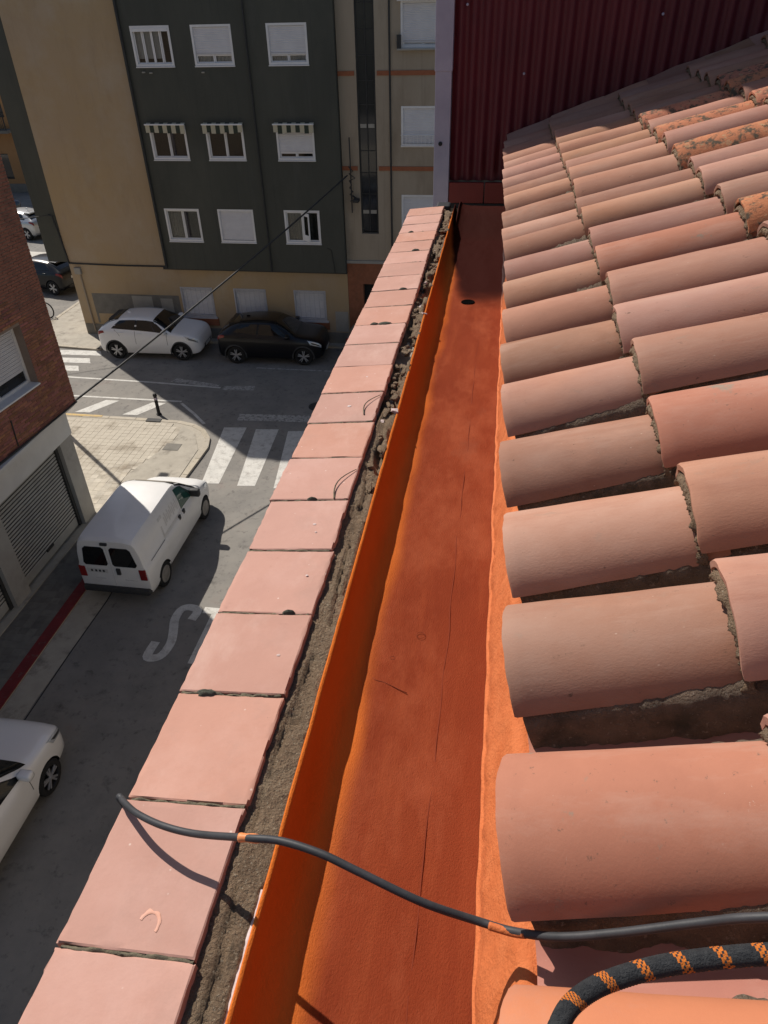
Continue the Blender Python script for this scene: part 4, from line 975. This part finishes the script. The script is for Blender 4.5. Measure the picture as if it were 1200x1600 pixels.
# ------------------------------------------------------------------ the roof: parapet, coping, gutter
Z = lambda z: CZ + z
par = thing('parapet_wall', 'low parapet topped with square terracotta coping tiles along the gutter', 'parapet')
b = MB(); b.box((-.468, -3, 0), (-.27, 4.33, Z(-1.032))); b.box((-.46, 4.33, 0), (-.272, 5.6, Z(-1.33))); b.box((-.27, -3, 0), (5.0, 5.4, Z(-1.5)))
b.build('wall', M['render'], par)
J = [-.52, -.30, -.08, .135, .350, .5625, .7725, .976, 1.176, 1.370, 1.568, 1.762, 1.953, 2.149, 2.337, 2.520, 2.711, 2.898, 3.086, 3.275, 3.455, 3.63, 3.80, 3.965, 4.15, 4.33]
TILT = math.atan2(.02, .20)
for i in range(len(J) - 1):
    a, c = J[i] + .0025, J[i+1] - .0025
    w = .0985 + random.uniform(-.0015, .0015)
    b = MB(); hl = (c - a) / 2; nn = 17; sd = i * 5.3
    def ft(u, v, top):
        x = -w + 2 * w * u; y = -hl + 2 * hl * v; e = min(u, 1 - u, v, 1 - v) * 2 * w
        k = .0016 * fbm((x * 45 + sd, y * 45, 1), 3) * (e < .001); ch = max(0, fbm((x * 70, y * 70 + sd, 9), 2) - .25) * .012 * (e < .001)
        x -= (k + ch) * (1 if u > .5 else -1) if u in (0, 1) else 0; y -= (k + ch) * (1 if v > .5 else -1) if v in (0, 1) else 0
        z = .011 + .0007 * fbm((x * 14 + sd, y * 14, 3), 3) - (.0016 + ch if e < .001 else 0)
        return (x, y, z if top else -.011)
    gu = [0, .012] + frange(.05, .95, nn - 4) + [.988, 1]
    b.grid(lambda u, v: ft(u, v, True), gu, gu)
    rim_ = [(u, 0) for u in gu[:-1]] + [(1, v) for v in gu[:-1]] + [(u, 1) for u in gu[:0:-1]] + [(0, v) for v in gu[:0:-1]]
    P_ = [ft(u, v, True) for u, v in rim_] + [ft(u, v, False) for u, v in rim_]; q_ = len(rim_)
    b.add(P_, [(k + q_, (k + 1) % q_ + q_, (k + 1) % q_, k) for k in range(q_)] + [tuple(range(2 * q_ - 1, q_ - 1, -1))])
    b.build('coping_tile', M['coping'], par, True, 30, (-.407 + random.uniform(-.003, .003), (a + c) / 2, Z(-.9975 + random.uniform(-.0012, .0012))),
            (random.uniform(-.004, .004), -TILT + random.uniform(-.006, .006), random.uniform(-.012, .012)))
def onc(x, y, h=0): return (x, y, Z(-.9865 + (x + .407) * .1 + h))       # point on the coping's top
# joint mortar between the tiles: lumpy ribbons
for i, y in enumerate(J[2:-1]):
    b = MB(); n = 40; rgh = random.uniform(.6, 1.3); sd = random.uniform(0, 50)
    def fj(u, v):
        x = -.5 + .185 * u; wd = .0032 + .0045 * max(0, fbm((x * 30 + sd, y, 1), 3)) * rgh
        yy = y + (v - .5) * 2 * wd; h = -.004 + .004 * fbm((x * 60 + sd, yy * 200, 2), 3) * rgh + (.002 if abs(v - .5) < .3 else -.006)
        return onc(x, yy, h)
    b.grid(fj, frange(0, 1, n), frange(0, 1, 5)); b.build('joint_mortar', M['joint'], par, True)
for (x, y, r) in [(-.452, .772, .019), (-.355, .978, .012), (-.40, 1.372, .013), (-.43, 2.52, .018), (-.39, 2.52, .026), (-.37, 2.9, .018), (-.38, 3.46, .02), (-.44, 3.8, .016)]:
    b = MB()
    def fl(u, v):
        a = u * 2 * math.pi; rr = r * (1 + .3 * fbm((math.cos(a) * 2 + x * 50, math.sin(a) * 2, y * 9), 2)) * v
        return onc(x + math.cos(a) * rr, y + math.sin(a) * rr * .38, .0015 + .006 * (1 - v * v) - (.003 if v > .95 else 0) + .002 * fbm((x + rr * 90, a * 3, y), 3) * (1 - v))
    b.grid(fl, frange(0, 1, 18), frange(0.02, 1, 6), flip=True); b.build('moss_lump', M['moss'], par, True)
for (p, q, s) in [((-.345, 1.372), (-.312, 1.50), .006), ((-.345, 1.80), (-.314, 1.92), .005)]:      # dry plant stems from the joints
    b = MB(); pts = []
    for k in range(9):
        t = k / 8; pts.append(Vector(onc(p[0] + (q[0] - p[0]) * t - .02 * math.sin(t * 3.1), p[1] + (q[1] - p[1]) * t, .003 + s * math.sin(t * 3.0))))
    b.tube(pts, [.0022 - .0012 * k / 8 for k in range(9)], 5); b.build('dry_stem', M['joint'], par)
for (x, y, r) in [(-.37, 1.27, .004), (-.36, 1.24, .003), (-.40, 1.86, .006), (-.345, 1.09, .003), (-.345, .865, .0035), (-.38, 2.06, .005)]:
    b = MB()
    b.grid(lambda u, v: onc(x + math.cos(u * 6.2832) * r * v * (1 + .4 * noise.noise(Vector((u * 5, x * 40, y)))), y + math.sin(u * 6.2832) * r * v * .8, .0012 + .0008 * (1 - v)), frange(0, 1, 12), frange(.05, 1, 3), flip=True)
    b.build('paint_spot', M['membrane'], par, True)
b = MB()                                                                    # smear of orange paint on a near tile
def sm(u, v):
    a = -.4 + u * 3.2; r = (.012 + .007 * v * (.6 + .6 * noise.noise(Vector((u * 6, v, 3))))); return onc(-.392 + math.cos(a) * r, .385 + math.sin(a) * r * 1.25, .0004 + .0006 * math.sin(v * 3.14))
b.grid(sm, frange(0, 1, 16), frange(0, 1, 4), flip=True); b.build('paint_smear', mat('smear', (.60, .33, .25), (.62, .30, .20), 60, .6), par, True)
# broken mortar bed between the coping and the gutter
b = MB(); ys = frange(-.6, 4.36, 1250); us = frange(0, 1, 17)
def fm(y, u):
    x0 = -.318; x1 = -.252 + .005 * fbm((0, y * 5, 3), 3); x = x0 + (x1 - x0) * u
    z = -.989 - .010 * u + .0035 * fbm((x * 25, y * 25, 0), 5) + .003 * fbm((x * 110, y * 110, 4), 4)
    gap = max(0, fbm((x * 18 + 3, y * 3.2, 7), 3) + .12) * max(0, min(1, (y - 1.35) * 2.2))       # eroded hollows farther along
    edge = .018 * max(0, 1 - u * 5) * max(0, min(1, (y - 1.3) * 2))
    z -= min(.045, .075 * gap) + edge
    step = .008 if fbm((x * 30, y * 2.2, 9), 2) > .1 else 0
    z -= step * min(1, u * 2)
    z -= .03 * max(0, u - .93) / .07 * .4
    return (x, y, Z(z))
b.grid(fm, ys, us, flip=True); b.build('mortar_bed', M['mortar'], par, True)
# loose broken pieces in the hollows
for k in range(95):
    y = random.uniform(1.4, 4.25); x = random.uniform(-.302, -.262); l_ = random.uniform(.006, .022); w_ = random.uniform(.005, .011); h_ = random.uniform(.003, .007)
    bm = bmesh.new(); bmesh.ops.create_cube(bm, size=2); bmesh.ops.subdivide_edges(bm, edges=bm.edges, cuts=1, use_grid_fill=True)
    for v in bm.verts:
        q = v.co.normalized(); v.co = v.co.lerp(q * 1.25, .55) * (1 + .55 * noise.noise(v.co * 1.1 + Vector((k * 3.1, 0, 0)))); v.co = Vector((v.co.x * w_, v.co.y * l_, v.co.z * h_))
    bm.verts.index_update(); b = MB(); b.add([v.co.copy() for v in bm.verts], [[v.index for v in f.verts] for f in bm.faces]); bm.free()
    b.build('mortar_chunk', M['mortar'] if k % 14 else M['membrane'], par, False, None, (x, y, Z(-1.0 + random.uniform(-.006, .004))), (random.uniform(-.3, .3), random.uniform(-.3, .3), random.uniform(-.5, .5)))

def edx(y): return .022 - .045 * (y - .5) / 4.0        # the eave is not quite parallel to the parapet
gut = thing('roof_gutter', 'orange and dark red painted roof gutter between parapet and tiles', 'gutter')
def floor_z(y):
    t = min(1, max(0, (y - 4.02) / .40)); t = t * t * (3 - 2 * t); return -1.086 + .082 * t      # the coat turns up at the closed far end
ysg = frange(-.6, 4.46, 400)
def crspline(P, n):
    out = []
    for i in range(len(P) - 1):
        p0, p1, p2, p3 = P[max(0, i-1)], P[i], P[i+1], P[min(len(P)-1, i+2)]
        for k in range(n):
            t = k / n; out.append(tuple(.5 * (2*p1[q] + (p2[q] - p0[q]) * t + (2*p0[q] - 5*p1[q] + 4*p2[q] - p3[q]) * t*t + (3*p1[q] - p0[q] - 3*p2[q] + p3[q]) * t**3) for q in (0, 1)))
    return out + [P[-1]]
b = MB(); V = []; NP = None
for y in ysg:           # thin rim, wall, wide cove and floor in one continuous coat
    bot = floor_z(y); dr = 0; rim = .004 * fbm((0, y * 9, 5), 3) - dr
    cw_ = .006 * fbm((4, y * 2.1, 1), 3)
    pts = [(-.262, -1.022 - dr), (-.2585, -.9985 + rim), (-.254, -.997 + rim), (-.2505, -1.003 + rim), (-.246, -1.025 - dr * .9), (-.2405, -1.044 - dr * .6), (-.231 + cw_, bot + .024), (-.217 + cw_, bot + .010), (-.196 + cw_, bot + .0035), (-.165 + cw_, bot + .0005),
           (-.12, bot - .001), (-.06, bot - .001), (0, bot - .001), (.066, bot - .001)]
    sp = crspline(pts, 5); NP = len(sp)
    for k, (x, z) in enumerate(sp):
        w = .0022 * fbm((x * 9, y * 2.5, 1), 3) + .0012 * fbm((x * 30, y * 16, 2), 3) if k > 16 else 0
        V.append((x + w * .6, y, Z(z + w)))
F = [(i * NP + j + 1, (i+1) * NP + j + 1, (i+1) * NP + j, i * NP + j) for i in range(len(ysg) - 1) for j in range(NP - 1)]
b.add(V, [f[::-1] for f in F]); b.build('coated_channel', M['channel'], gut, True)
b = MB()
def fr_(y, u):          # right upstand, ragged top edge under the tiles
    bot = floor_z(y); n1 = .005 * fbm((0, y * 7, 11), 4); n2 = .004 * fbm((u * 6, y * 30, 3), 4)
    dd = edx(y); pts = [(.038 + n1 * .8, bot + .0006), (.043 + n1, bot + .005), (.047 + n1, bot + .04), (.055 + dd * .6, -.99), (.062 + dd + n1, -.953), (.075 + dd, -.947), (.17, -.952)]
    i = min(len(pts) - 2, int(u * (len(pts) - 1))); t = u * (len(pts) - 1) - i
    return (pts[i][0] + (pts[i+1][0] - pts[i][0]) * t + (n2 if u > .05 else 0), y, Z(pts[i][1] + (pts[i+1][1] - pts[i][1]) * t + n2 * .6 * (u > .1)))
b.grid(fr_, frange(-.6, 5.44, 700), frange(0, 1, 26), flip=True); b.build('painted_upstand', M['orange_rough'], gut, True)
b = MB(); n = 150                                                           # seam of the coating along the floor
def sx(y): return -.045 + .012 * noise.noise(Vector((0, y * 1.4, 5))) + .004 * noise.noise(Vector((0, y * 9, 6)))
b.grid(lambda y, u: (sx(y) + (u - .5) * .0026, y, Z(floor_z(y) - .0014 + (.0028 * (1 - (2*u - 1)**2)) * max(0, min(1, .6 + 1.3 * noise.noise(Vector((0, y * 6, 2))) + .6 * noise.noise(Vector((0, y * 25, 2))))))), frange(.35, 2.7, n), frange(0, 1, 4), flip=True)
b.build('coating_seam', mat('seam', (.18,.034,.015), rough=.8, spec=.1), gut, True)
for (x, y, r) in [(-.10, 1.05, .009), (-.15, .98, .005)]:
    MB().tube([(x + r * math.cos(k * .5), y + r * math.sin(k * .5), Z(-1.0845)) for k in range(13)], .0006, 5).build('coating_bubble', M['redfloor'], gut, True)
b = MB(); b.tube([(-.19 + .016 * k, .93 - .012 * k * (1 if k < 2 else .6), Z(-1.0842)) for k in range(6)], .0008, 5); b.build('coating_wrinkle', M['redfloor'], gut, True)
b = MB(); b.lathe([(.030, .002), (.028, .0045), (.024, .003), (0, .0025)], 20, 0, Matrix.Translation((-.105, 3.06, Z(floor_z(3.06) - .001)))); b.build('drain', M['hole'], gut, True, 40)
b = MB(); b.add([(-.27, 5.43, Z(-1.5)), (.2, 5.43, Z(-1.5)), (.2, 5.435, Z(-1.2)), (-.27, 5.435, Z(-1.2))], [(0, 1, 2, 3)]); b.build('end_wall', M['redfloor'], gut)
b = MB()                                                                    # drips of pale membrane at the rim
ym = frange(-.2, .62, 90)
b.grid(lambda y, u: (-.2665 + .013 * u, y, Z(-1.0045 + .009 * math.sin(u * 3.14) * (.35 + max(0, fbm((y * 16, 1, 0), 3)))) + (.0)), ym, frange(0, 1, 6), flip=True)
b.build('membrane_rim', M['membrane'], gut, True)

# ------------------------------------------------------------------ tiled roof
TH = R(20.2); ex = Vector((math.cos(TH), 0, math.sin(TH))); nz = Vector((-math.sin(TH), 0, math.cos(TH)))
E0 = Vector((.060, 0, Z(-.885))); CB = .008      # cover tiles sit on a mortar bed
roof = thing('tile_roof', 'sloping roof of curved terracotta tiles beside the gutter', 'roof')
def arc(u, w, h):
    """point on a circular arc of half width w and rise h, u from -1 to 1"""
    rho = (w * w + h * h) / (2 * h); ph = math.asin(min(1, w / rho))
    if h > w: ph = math.pi - ph
    return rho * math.sin(u * ph), h - rho * (1 - math.cos(u * ph))
def cover_mesh(seed, L=.47, r0=.111, r1=.097, h0=.086, h1=.075, th=.012, m='terra'):
    b = MB(); na, nl = 20, 7; sd = seed * 7.7
    def f(s, u, off):
        t = s / L; r = r0 + (r1 - r0) * t - off; h = h0 + (h1 - h0) * t - off
        w = 1 + .012 * noise.noise(Vector((s * 5, u * 1.5, sd)))
        e = .004 * noise.noise(Vector((u * 4, sd, 0))) * (1 if t < .02 else 0)
        y, z = arc(u, r, h)
        return (s + e, -y * w, z * w + .002 * noise.noise(Vector((s * 7, sd, 3))) + .0015 * noise.noise(Vector((s * 14, u * 3, sd))) * (abs(u) > .95))
    sv = [0, .005] + frange(.03, L, nl); av = frange(1, -1, na)
    b.grid(lambda s, a: f(s, a, .0022 if s == 0 else 0), sv, av, flip=False)
    b.grid(lambda s, a: f(s, a, th), sv, av, flip=True)
    n0 = len(sv) * na
    F = []
    for j in range(na - 1): F.append((j, j + 1, n0 + j + 1, n0 + j)); q = (len(sv) - 1) * na; F.append((q + j + 1, q + j, n0 + q + j, n0 + q + j + 1))
    for i in range(len(sv) - 1):
        F.append((i*na, n0 + i*na, n0 + (i+1)*na, (i+1)*na)); F.append((i*na + na - 1, (i+1)*na + na - 1, n0 + (i+1)*na + na - 1, n0 + i*na + na - 1))
    b.f += F; b.m += [0] * len(F)
    me = b.mesh('cover_tile', M[m], True, 42)
    bm = bmesh.new(); bm.from_mesh(me); bmesh.ops.recalc_face_normals(bm, faces=bm.faces); bm.to_mesh(me); bm.free()
    return me
cov = [cover_mesh(i) for i in range(5)]; old = [cover_mesh(i + 9, m='terra_old') for i in range(2)]; spot = [cover_mesh(i + 20, m='terra_spot') for i in range(2)]
M['terra_orange'] = mat('terra_orange', (.56,.215,.105), (.50,.185,.095), 5, .7, .12, 220, (.47,.22,.145), 4, (.5,.7), spec=.25)
stained = cover_mesh(31, m='terra_orange')
def pan_mesh(m='terra'):
    b = MB(); L = .5; na = 12
    b.grid(lambda s, a: (s, -.095 * math.cos(a) * (1 - .12 * (1 - s / L)), .06 - .075 * math.sin(a)), [0, .1, .25, L], frange(0, math.pi, na), flip=True)
    b.grid(lambda s, a: (s, -.107 * math.cos(a) * (1 - .12 * (1 - s / L)), .058 - .087 * math.sin(a)), [0, .1, .25, L], frange(0, math.pi, na))
    b.f += [(j, j + 1, 4*na + j + 1, 4*na + j) for j in range(na - 1)]; b.m += [0] * (na - 1)
    return b.mesh('pan_tile', M[m], True, 40)
pan = [pan_mesh(), pan_mesh('terra_spot')]
def joint_mesh(seed):
    """rough mortar filling the step where an upper tile laps a lower one"""
    b = MB(); na = 110
    def f(u, v):
        n1 = fbm((u * 9, seed, v * 1.5), 3); n2 = fbm((u * 34, seed + 5, v * 5), 3)
        w = .100 + .010 * v; h = .072 + .025 * v + .0025 * n1 + .0012 * n2
        y, z = arc(u, w, h)
        s = .010 - .017 * math.sin(v * math.pi * .9) * (.65 + .45 * n1) + .003 * n2 - .006 * (1 - v)
        return (s, -y, z)
    b.grid(f, frange(-.99, .99, na), frange(0, 1, 8)); me = b.mesh('mortar_joint', M['mortar'], True)
    return me
jm = [joint_mesh(i * 3.3) for i in range(4)]
YC = [-.62, -.34, -.055, .225, .512, .79, 1.057, 1.331, 1.622, 1.867, 2.133, 2.419, 2.645, 2.941, 3.117, 3.379, 3.706, 3.888, 4.106, 4.36, 4.564, 4.80, 5.03, 5.27]
SC = [0, .31, .735, 1.155, 1.575, 1.99, 2.41]
OLD = {(2, 8): 1, (2, 15): 1, (2, 17): 0, (3, 16): 1, (3, 17): 0, (3, 12): 1, (2, 19): 0, (3, 20): 1, (4, 14): 0, (2, 11): 1, (3, 19): 1, (4, 17): 1, (4, 18): 0}
SPOT = {(1, 11), (1, 7), (0, 4), (2, 9)}
for i, yc in enumerate(YC):
    for c, s in enumerate(SC):
        if s > 1.2 and yc < .6: continue
        lift = (.012 if c == 0 else .032) + random.uniform(-.003, .004)
        L = .47; L2 = (SC[c+1] - s + .05) if c < len(SC) - 1 else .45
        sc = max(.7, L2 / L) if c == 0 else 1.0
        dl = math.atan2(lift, L * sc)
        me = random.choice(cov)
        if (c, i) in OLD: me = old[OLD[(c, i)]]
        elif (c, i) == (0, 3): me = stained
        elif (c, i) in SPOT: me = random.choice(spot)
        wob = random.uniform(-.006, .006); ds = random.uniform(-.009, .009) if c else random.uniform(-.006, .006)
        p = E0 + ex * (s + ds) + nz * (lift + CB); p.x += edx(yc); p.y = yc + random.uniform(-.005, .005)
        o = put('cover_tile', me, roof, p, (0, -(TH - dl), wob)); wd = min(1.0, (min((YC[i+1] - yc) if i < len(YC) - 1 else .25, (yc - YC[i-1]) if i else .25)) / .255)
        o.scale = (sc, (.98 if c == 0 else 1.0) * random.uniform(.98, 1.02) * max(.84, wd), random.uniform(.97, 1.03) * (.97 if c == 0 else 1.0) * max(.9, wd))
        if c:
            q = E0 + ex * (s + ds + .002) + nz * (CB + .004); q.x += edx(yc); q.y = p.y
            put('mortar_joint', jm[(i + c) % 4], roof, q, (0, -TH, wob)).scale = (1, max(.84, wd), max(.9, wd))
    if i < len(YC) - 1:
        ym_ = (yc + YC[i+1]) / 2; gap = YC[i+1] - yc
        for c in range(6):
            if c > 2 and yc < .3: continue
            p = E0 + ex * (c * .40 + .006) + nz * (-.038); p.x += edx(ym_); p.y = ym_ + random.uniform(-.004, .004)
            put('pan_tile', pan[1] if (i + c * 2) % 3 == 1 or (i in (3, 4) and c == 0) else pan[0], roof, p, (0, -TH + .024, 0)).scale = (1, gap / .28, 1)
# mortar bedding under the long edges of each row of covers
for i, yc in enumerate(YC):
    b = MB(); ss = frange(.014, 2.6 if yc > .6 else 1.2, 330 if yc > .6 else 200)
    gp = (YC[i] - YC[i-1]) if i else .28
    hw = .100 * min(1, gp / .265)
    def fb(s, u):
        # u: 0 foot at the near side, .5 hidden crown, 1 foot at the far side
        prof = [(-hw - .012, -.062), (-hw - .007, -.03), (-hw - .003, .012), (-hw * .6, .04), (0, .05), (hw * .6, .04), (hw + .003, .012), (hw + .007, -.03), (hw + .012, -.062)]
        k = u * 8; j = min(7, int(k)); t = k - j
        y = prof[j][0] + (prof[j+1][0] - prof[j][0]) * t; z = prof[j][1] + (prof[j+1][1] - prof[j][1]) * t
        n1 = fbm((s * 22, u * 6 + i * 9, 1), 4); n2 = fbm((s * 70, u * 16 + i * 9, 4), 3)
        p = E0 + ex * s + nz * (z + .003 * n2); p.x += edx(yc); p.y = yc + y + (.007 * n1 + .003 * n2) * (1 if u > .5 else -1)
        return p
    b.grid(fb, ss, frange(0, 1, 17)); b.build('mortar_bedding', M['mortar_dark'], roof, True)
b = MB(); d = E0 + nz * -.085; e = E0 + ex * 2.9 + nz * -.085
b.add([(d.x + .03, -3, d.z), (d.x + .03, 5.44, d.z), (e.x, 5.44, e.z), (e.x, -3, e.z)], [(3, 2, 1, 0)]); b.build('roof_deck', M['mortar_dark'], roof)

# ------------------------------------------------------------------ corrugated wall at the end of the gutter
WY = 5.45
cw = thing('corrugated_wall', 'dark red corrugated metal wall with grey corner post at the gutter end', 'wall')
def zroof(x): return -.885 + math.tan(TH) * max(0, x - .052)
for k in range(5):                       # sheets side by side
    x0 = -.36 + k * .80; x1 = x0 + .80
    n = 96; b = MB(); top = Z(3.2); off = .003 * (k % 2)
    xs = frange(x0, x1 + (.03 if k < 4 else 0), n)
    P = [(x, WY - .002 - off + .013 * math.cos(2 * math.pi * (x + .36) / .0848), Z(-1.06 if x < .03 else zroof(x) + .105)) for x in xs] + [(x, WY - .002 - off + .013 * math.cos(2 * math.pi * (x + .36) / .0848), top) for x in xs]
    b.add(P, [(i, i + 1, n + i + 1, n + i) for i in range(n - 1)]); b.build('corrugated_sheet', M['sheet'], cw, True)
b = MB(); b.box((-.37, WY + .02, 0), (6, WY + 6, Z(3.15))); b.build('wall', M['render'], cw)
b = MB(); b.bev((-.468, WY - .06, Z(-3)), (-.362, WY + .05, Z(-.38)), .004); b.bev((-.472, WY - .064, Z(-.40)), (-.358, WY + .054, Z(3.2)), .004); b.build('corner_post', M['galv'], cw)
MB().lathe([(.014, 0), (.014, .006), (0, .008)], 10, 0, Matrix.Translation((-.425, WY - .06, Z(-.82))) @ Matrix.Rotation(R(90), 4, 'X')).build('bolt', M['black'], cw)
b = MB(); b.bev((-.36, WY - .05, Z(-1.20)), (-.115, WY - .018, Z(-1.065)), .004); b.bev((-.108, WY - .05, Z(-1.20)), (.06, WY - .018, Z(-1.065)), .004); b.build('base_rail', M['sheet_trim'], cw)
MB().box((-.36, WY - .045, Z(-1.235)), (.06, WY - .012, Z(-1.203))).build('gap_seal', M['black'], cw)
for k in range(9):                       # flashing lapped over the tiles along the wall foot
    s0 = .0 + k * .3; s1 = s0 + .34
    b = MB()
    def ff(s, v):
        p = E0 + ex * s + nz * (.075 + .05 * v + .004 * (k % 2) + .006 * noise.noise(Vector((s * 7, v * 3, k)))); p.y = WY - .03 - .20 * (1 - v) + .012 * noise.noise(Vector((s * 5, k, 2))); return p
    b.grid(ff, frange(s0, s1, 10), frange(0, 1, 6), flip=True); b.build('flashing', M['terra'], cw, True)
for (x, z) in [(-.28, -.05), (.1, -.42), (.55, .1), (.9, -.12), (-.1, .5), (.45, .55)]:
    MB().lathe([(.008, 0), (.008, .004), (.004, .006), (0, .006)], 8, 0, Matrix.Translation((x, WY - .017, Z(z))) @ Matrix.Rotation(R(90), 4, 'X')).build('screw', M['galv'], cw)
b = MB(); b.bev((-.36, 4.36, Z(-1.06)), (-.28, 4.46, Z(-.985)), .01); tag(b.build('brick_stub', M['black']), 'small dark block closing the far end of the coping', 'block')

# ------------------------------------------------------------------ cable and rope on the roof
def smooth(pts, n=10):
    P = [Vector(p) for p in pts]; out = []
    for i in range(len(P) - 1):
        p0, p1, p2, p3 = P[max(0, i-1)], P[i], P[i+1], P[min(len(P)-1, i+2)]
        for k in range(n):
            t = k / n; out.append(.5 * ((2*p1) + (-p0 + p2) * t + (2*p0 - 5*p1 + 4*p2 - p3) * t*t + (-p0 + 3*p1 - 3*p2 + p3) * t**3))
    return out + [P[-1]]
CAB = [(-.513, .60, -1.6), (-.522, .575, -1.1), (-.519, .562, -1.0), (-.507, .553, -.984), (-.497, .543, -.973), (-.456, .513, -.946), (-.403, .49, -.927), (-.347, .477, -.912), (-.263, .456, -.865), (-.2155, .453, -.856), (-.1625, .4425, -.853), (-.1125, .431, -.862), (-.034, .416, -.883),
       (.0365, .414, -.907), (.0755, .404, -.897), (.122, .389, -.862), (.179, .386, -.828), (.259, .385, -.776), (.308, .379, -.737), (.45, .37, -.67), (.8, .37, -.54)]
cbl = thing('black_cable', 'thin black cable draped over the coping and across the gutter', 'cable', (-.5, .55, Z(-.99)))
cp = [Vector((x, y, Z(z))) - Vector((-.5, .55, Z(-.99))) for x, y, z in CAB]
MB().tube(smooth(cp), .0049, 12).build('sheath', M['rubber'], cbl, True)
op = smooth([cp[8] + Vector((-.010, .0003, -.002)), cp[8] + Vector((.002, 0, .0004)), cp[8].lerp(cp[9], .38)], 6)
MB().tube(op, [.0055 + .0004 * math.sin(i * .9) for i in range(len(op))], 12).build('orange_paint_blot', mat('blot', (.78,.3,.12), (.7,.22,.06), 80, .5), cbl, True)
op = smooth([cp[13].lerp(cp[14], .3), cp[14], cp[14].lerp(cp[15], .3)], 6)
MB().tube([p + Vector((0, -.0012, -.0012)) for p in op], .0047, 12).build('orange_paint_blot', M['orange_rough'], cbl, True)
ROPE = [(.10, .12, -.725), (.090, .20, -.712), (.094, .235, -.702), (.098, .247, -.70), (.108, .262, -.70), (.126, .276, -.698), (.149, .287, -.695), (.184, .299, -.69), (.226, .307, -.68), (.272, .313, -.67), (.316, .315, -.66), (.40, .30, -.64), (.46, .22, -.62), (.44, .1, -.62), (.3, .02, -.66)]
rp = thing('climbing_rope', 'thick black rope with orange flecks curling over the nearest tile', 'rope', (.2, .3, Z(-.69)))
pts = smooth([Vector((x, y, Z(z))) - Vector((.2, .3, Z(-.69))) for x, y, z in ROPE], 24)
rr = .0086
b = MB(); nseg = 22; vs = []; fs = []; mi = []
prev = None; dist = 0
for i, p in enumerate(pts):
    t = (pts[min(i+1, len(pts)-1)] - pts[max(i-1, 0)]).normalized()
    a = t.cross(Vector((0, 0, 1))) if prev is None else prev - t * prev.dot(t); a.normalize(); prev = a; c = t.cross(a)
    if i: dist += (p - pts[i-1]).length
    for k in range(nseg):
        ang = 2 * math.pi * k / nseg; q = rr * (1 + .03 * math.cos(k * math.pi) * (1 if i % 2 else -1))
        vs.append(p + (a * math.cos(ang) + c * math.sin(ang)) * q)
    if i:
        for k in range(nseg):
            fs.append(((i-1)*nseg + k, (i-1)*nseg + (k+1) % nseg, i*nseg + (k+1) % nseg, i*nseg + k))
            ph = (dist / .034 - k / nseg * .55) % 1.0
            mi.append(1 if ph < .26 and (i + k) % 3 != 0 else 0)
b.v = vs; b.f = fs; b.m = mi
b.build('sheath', [M['rope'], M['rope_orange']], rp, True)
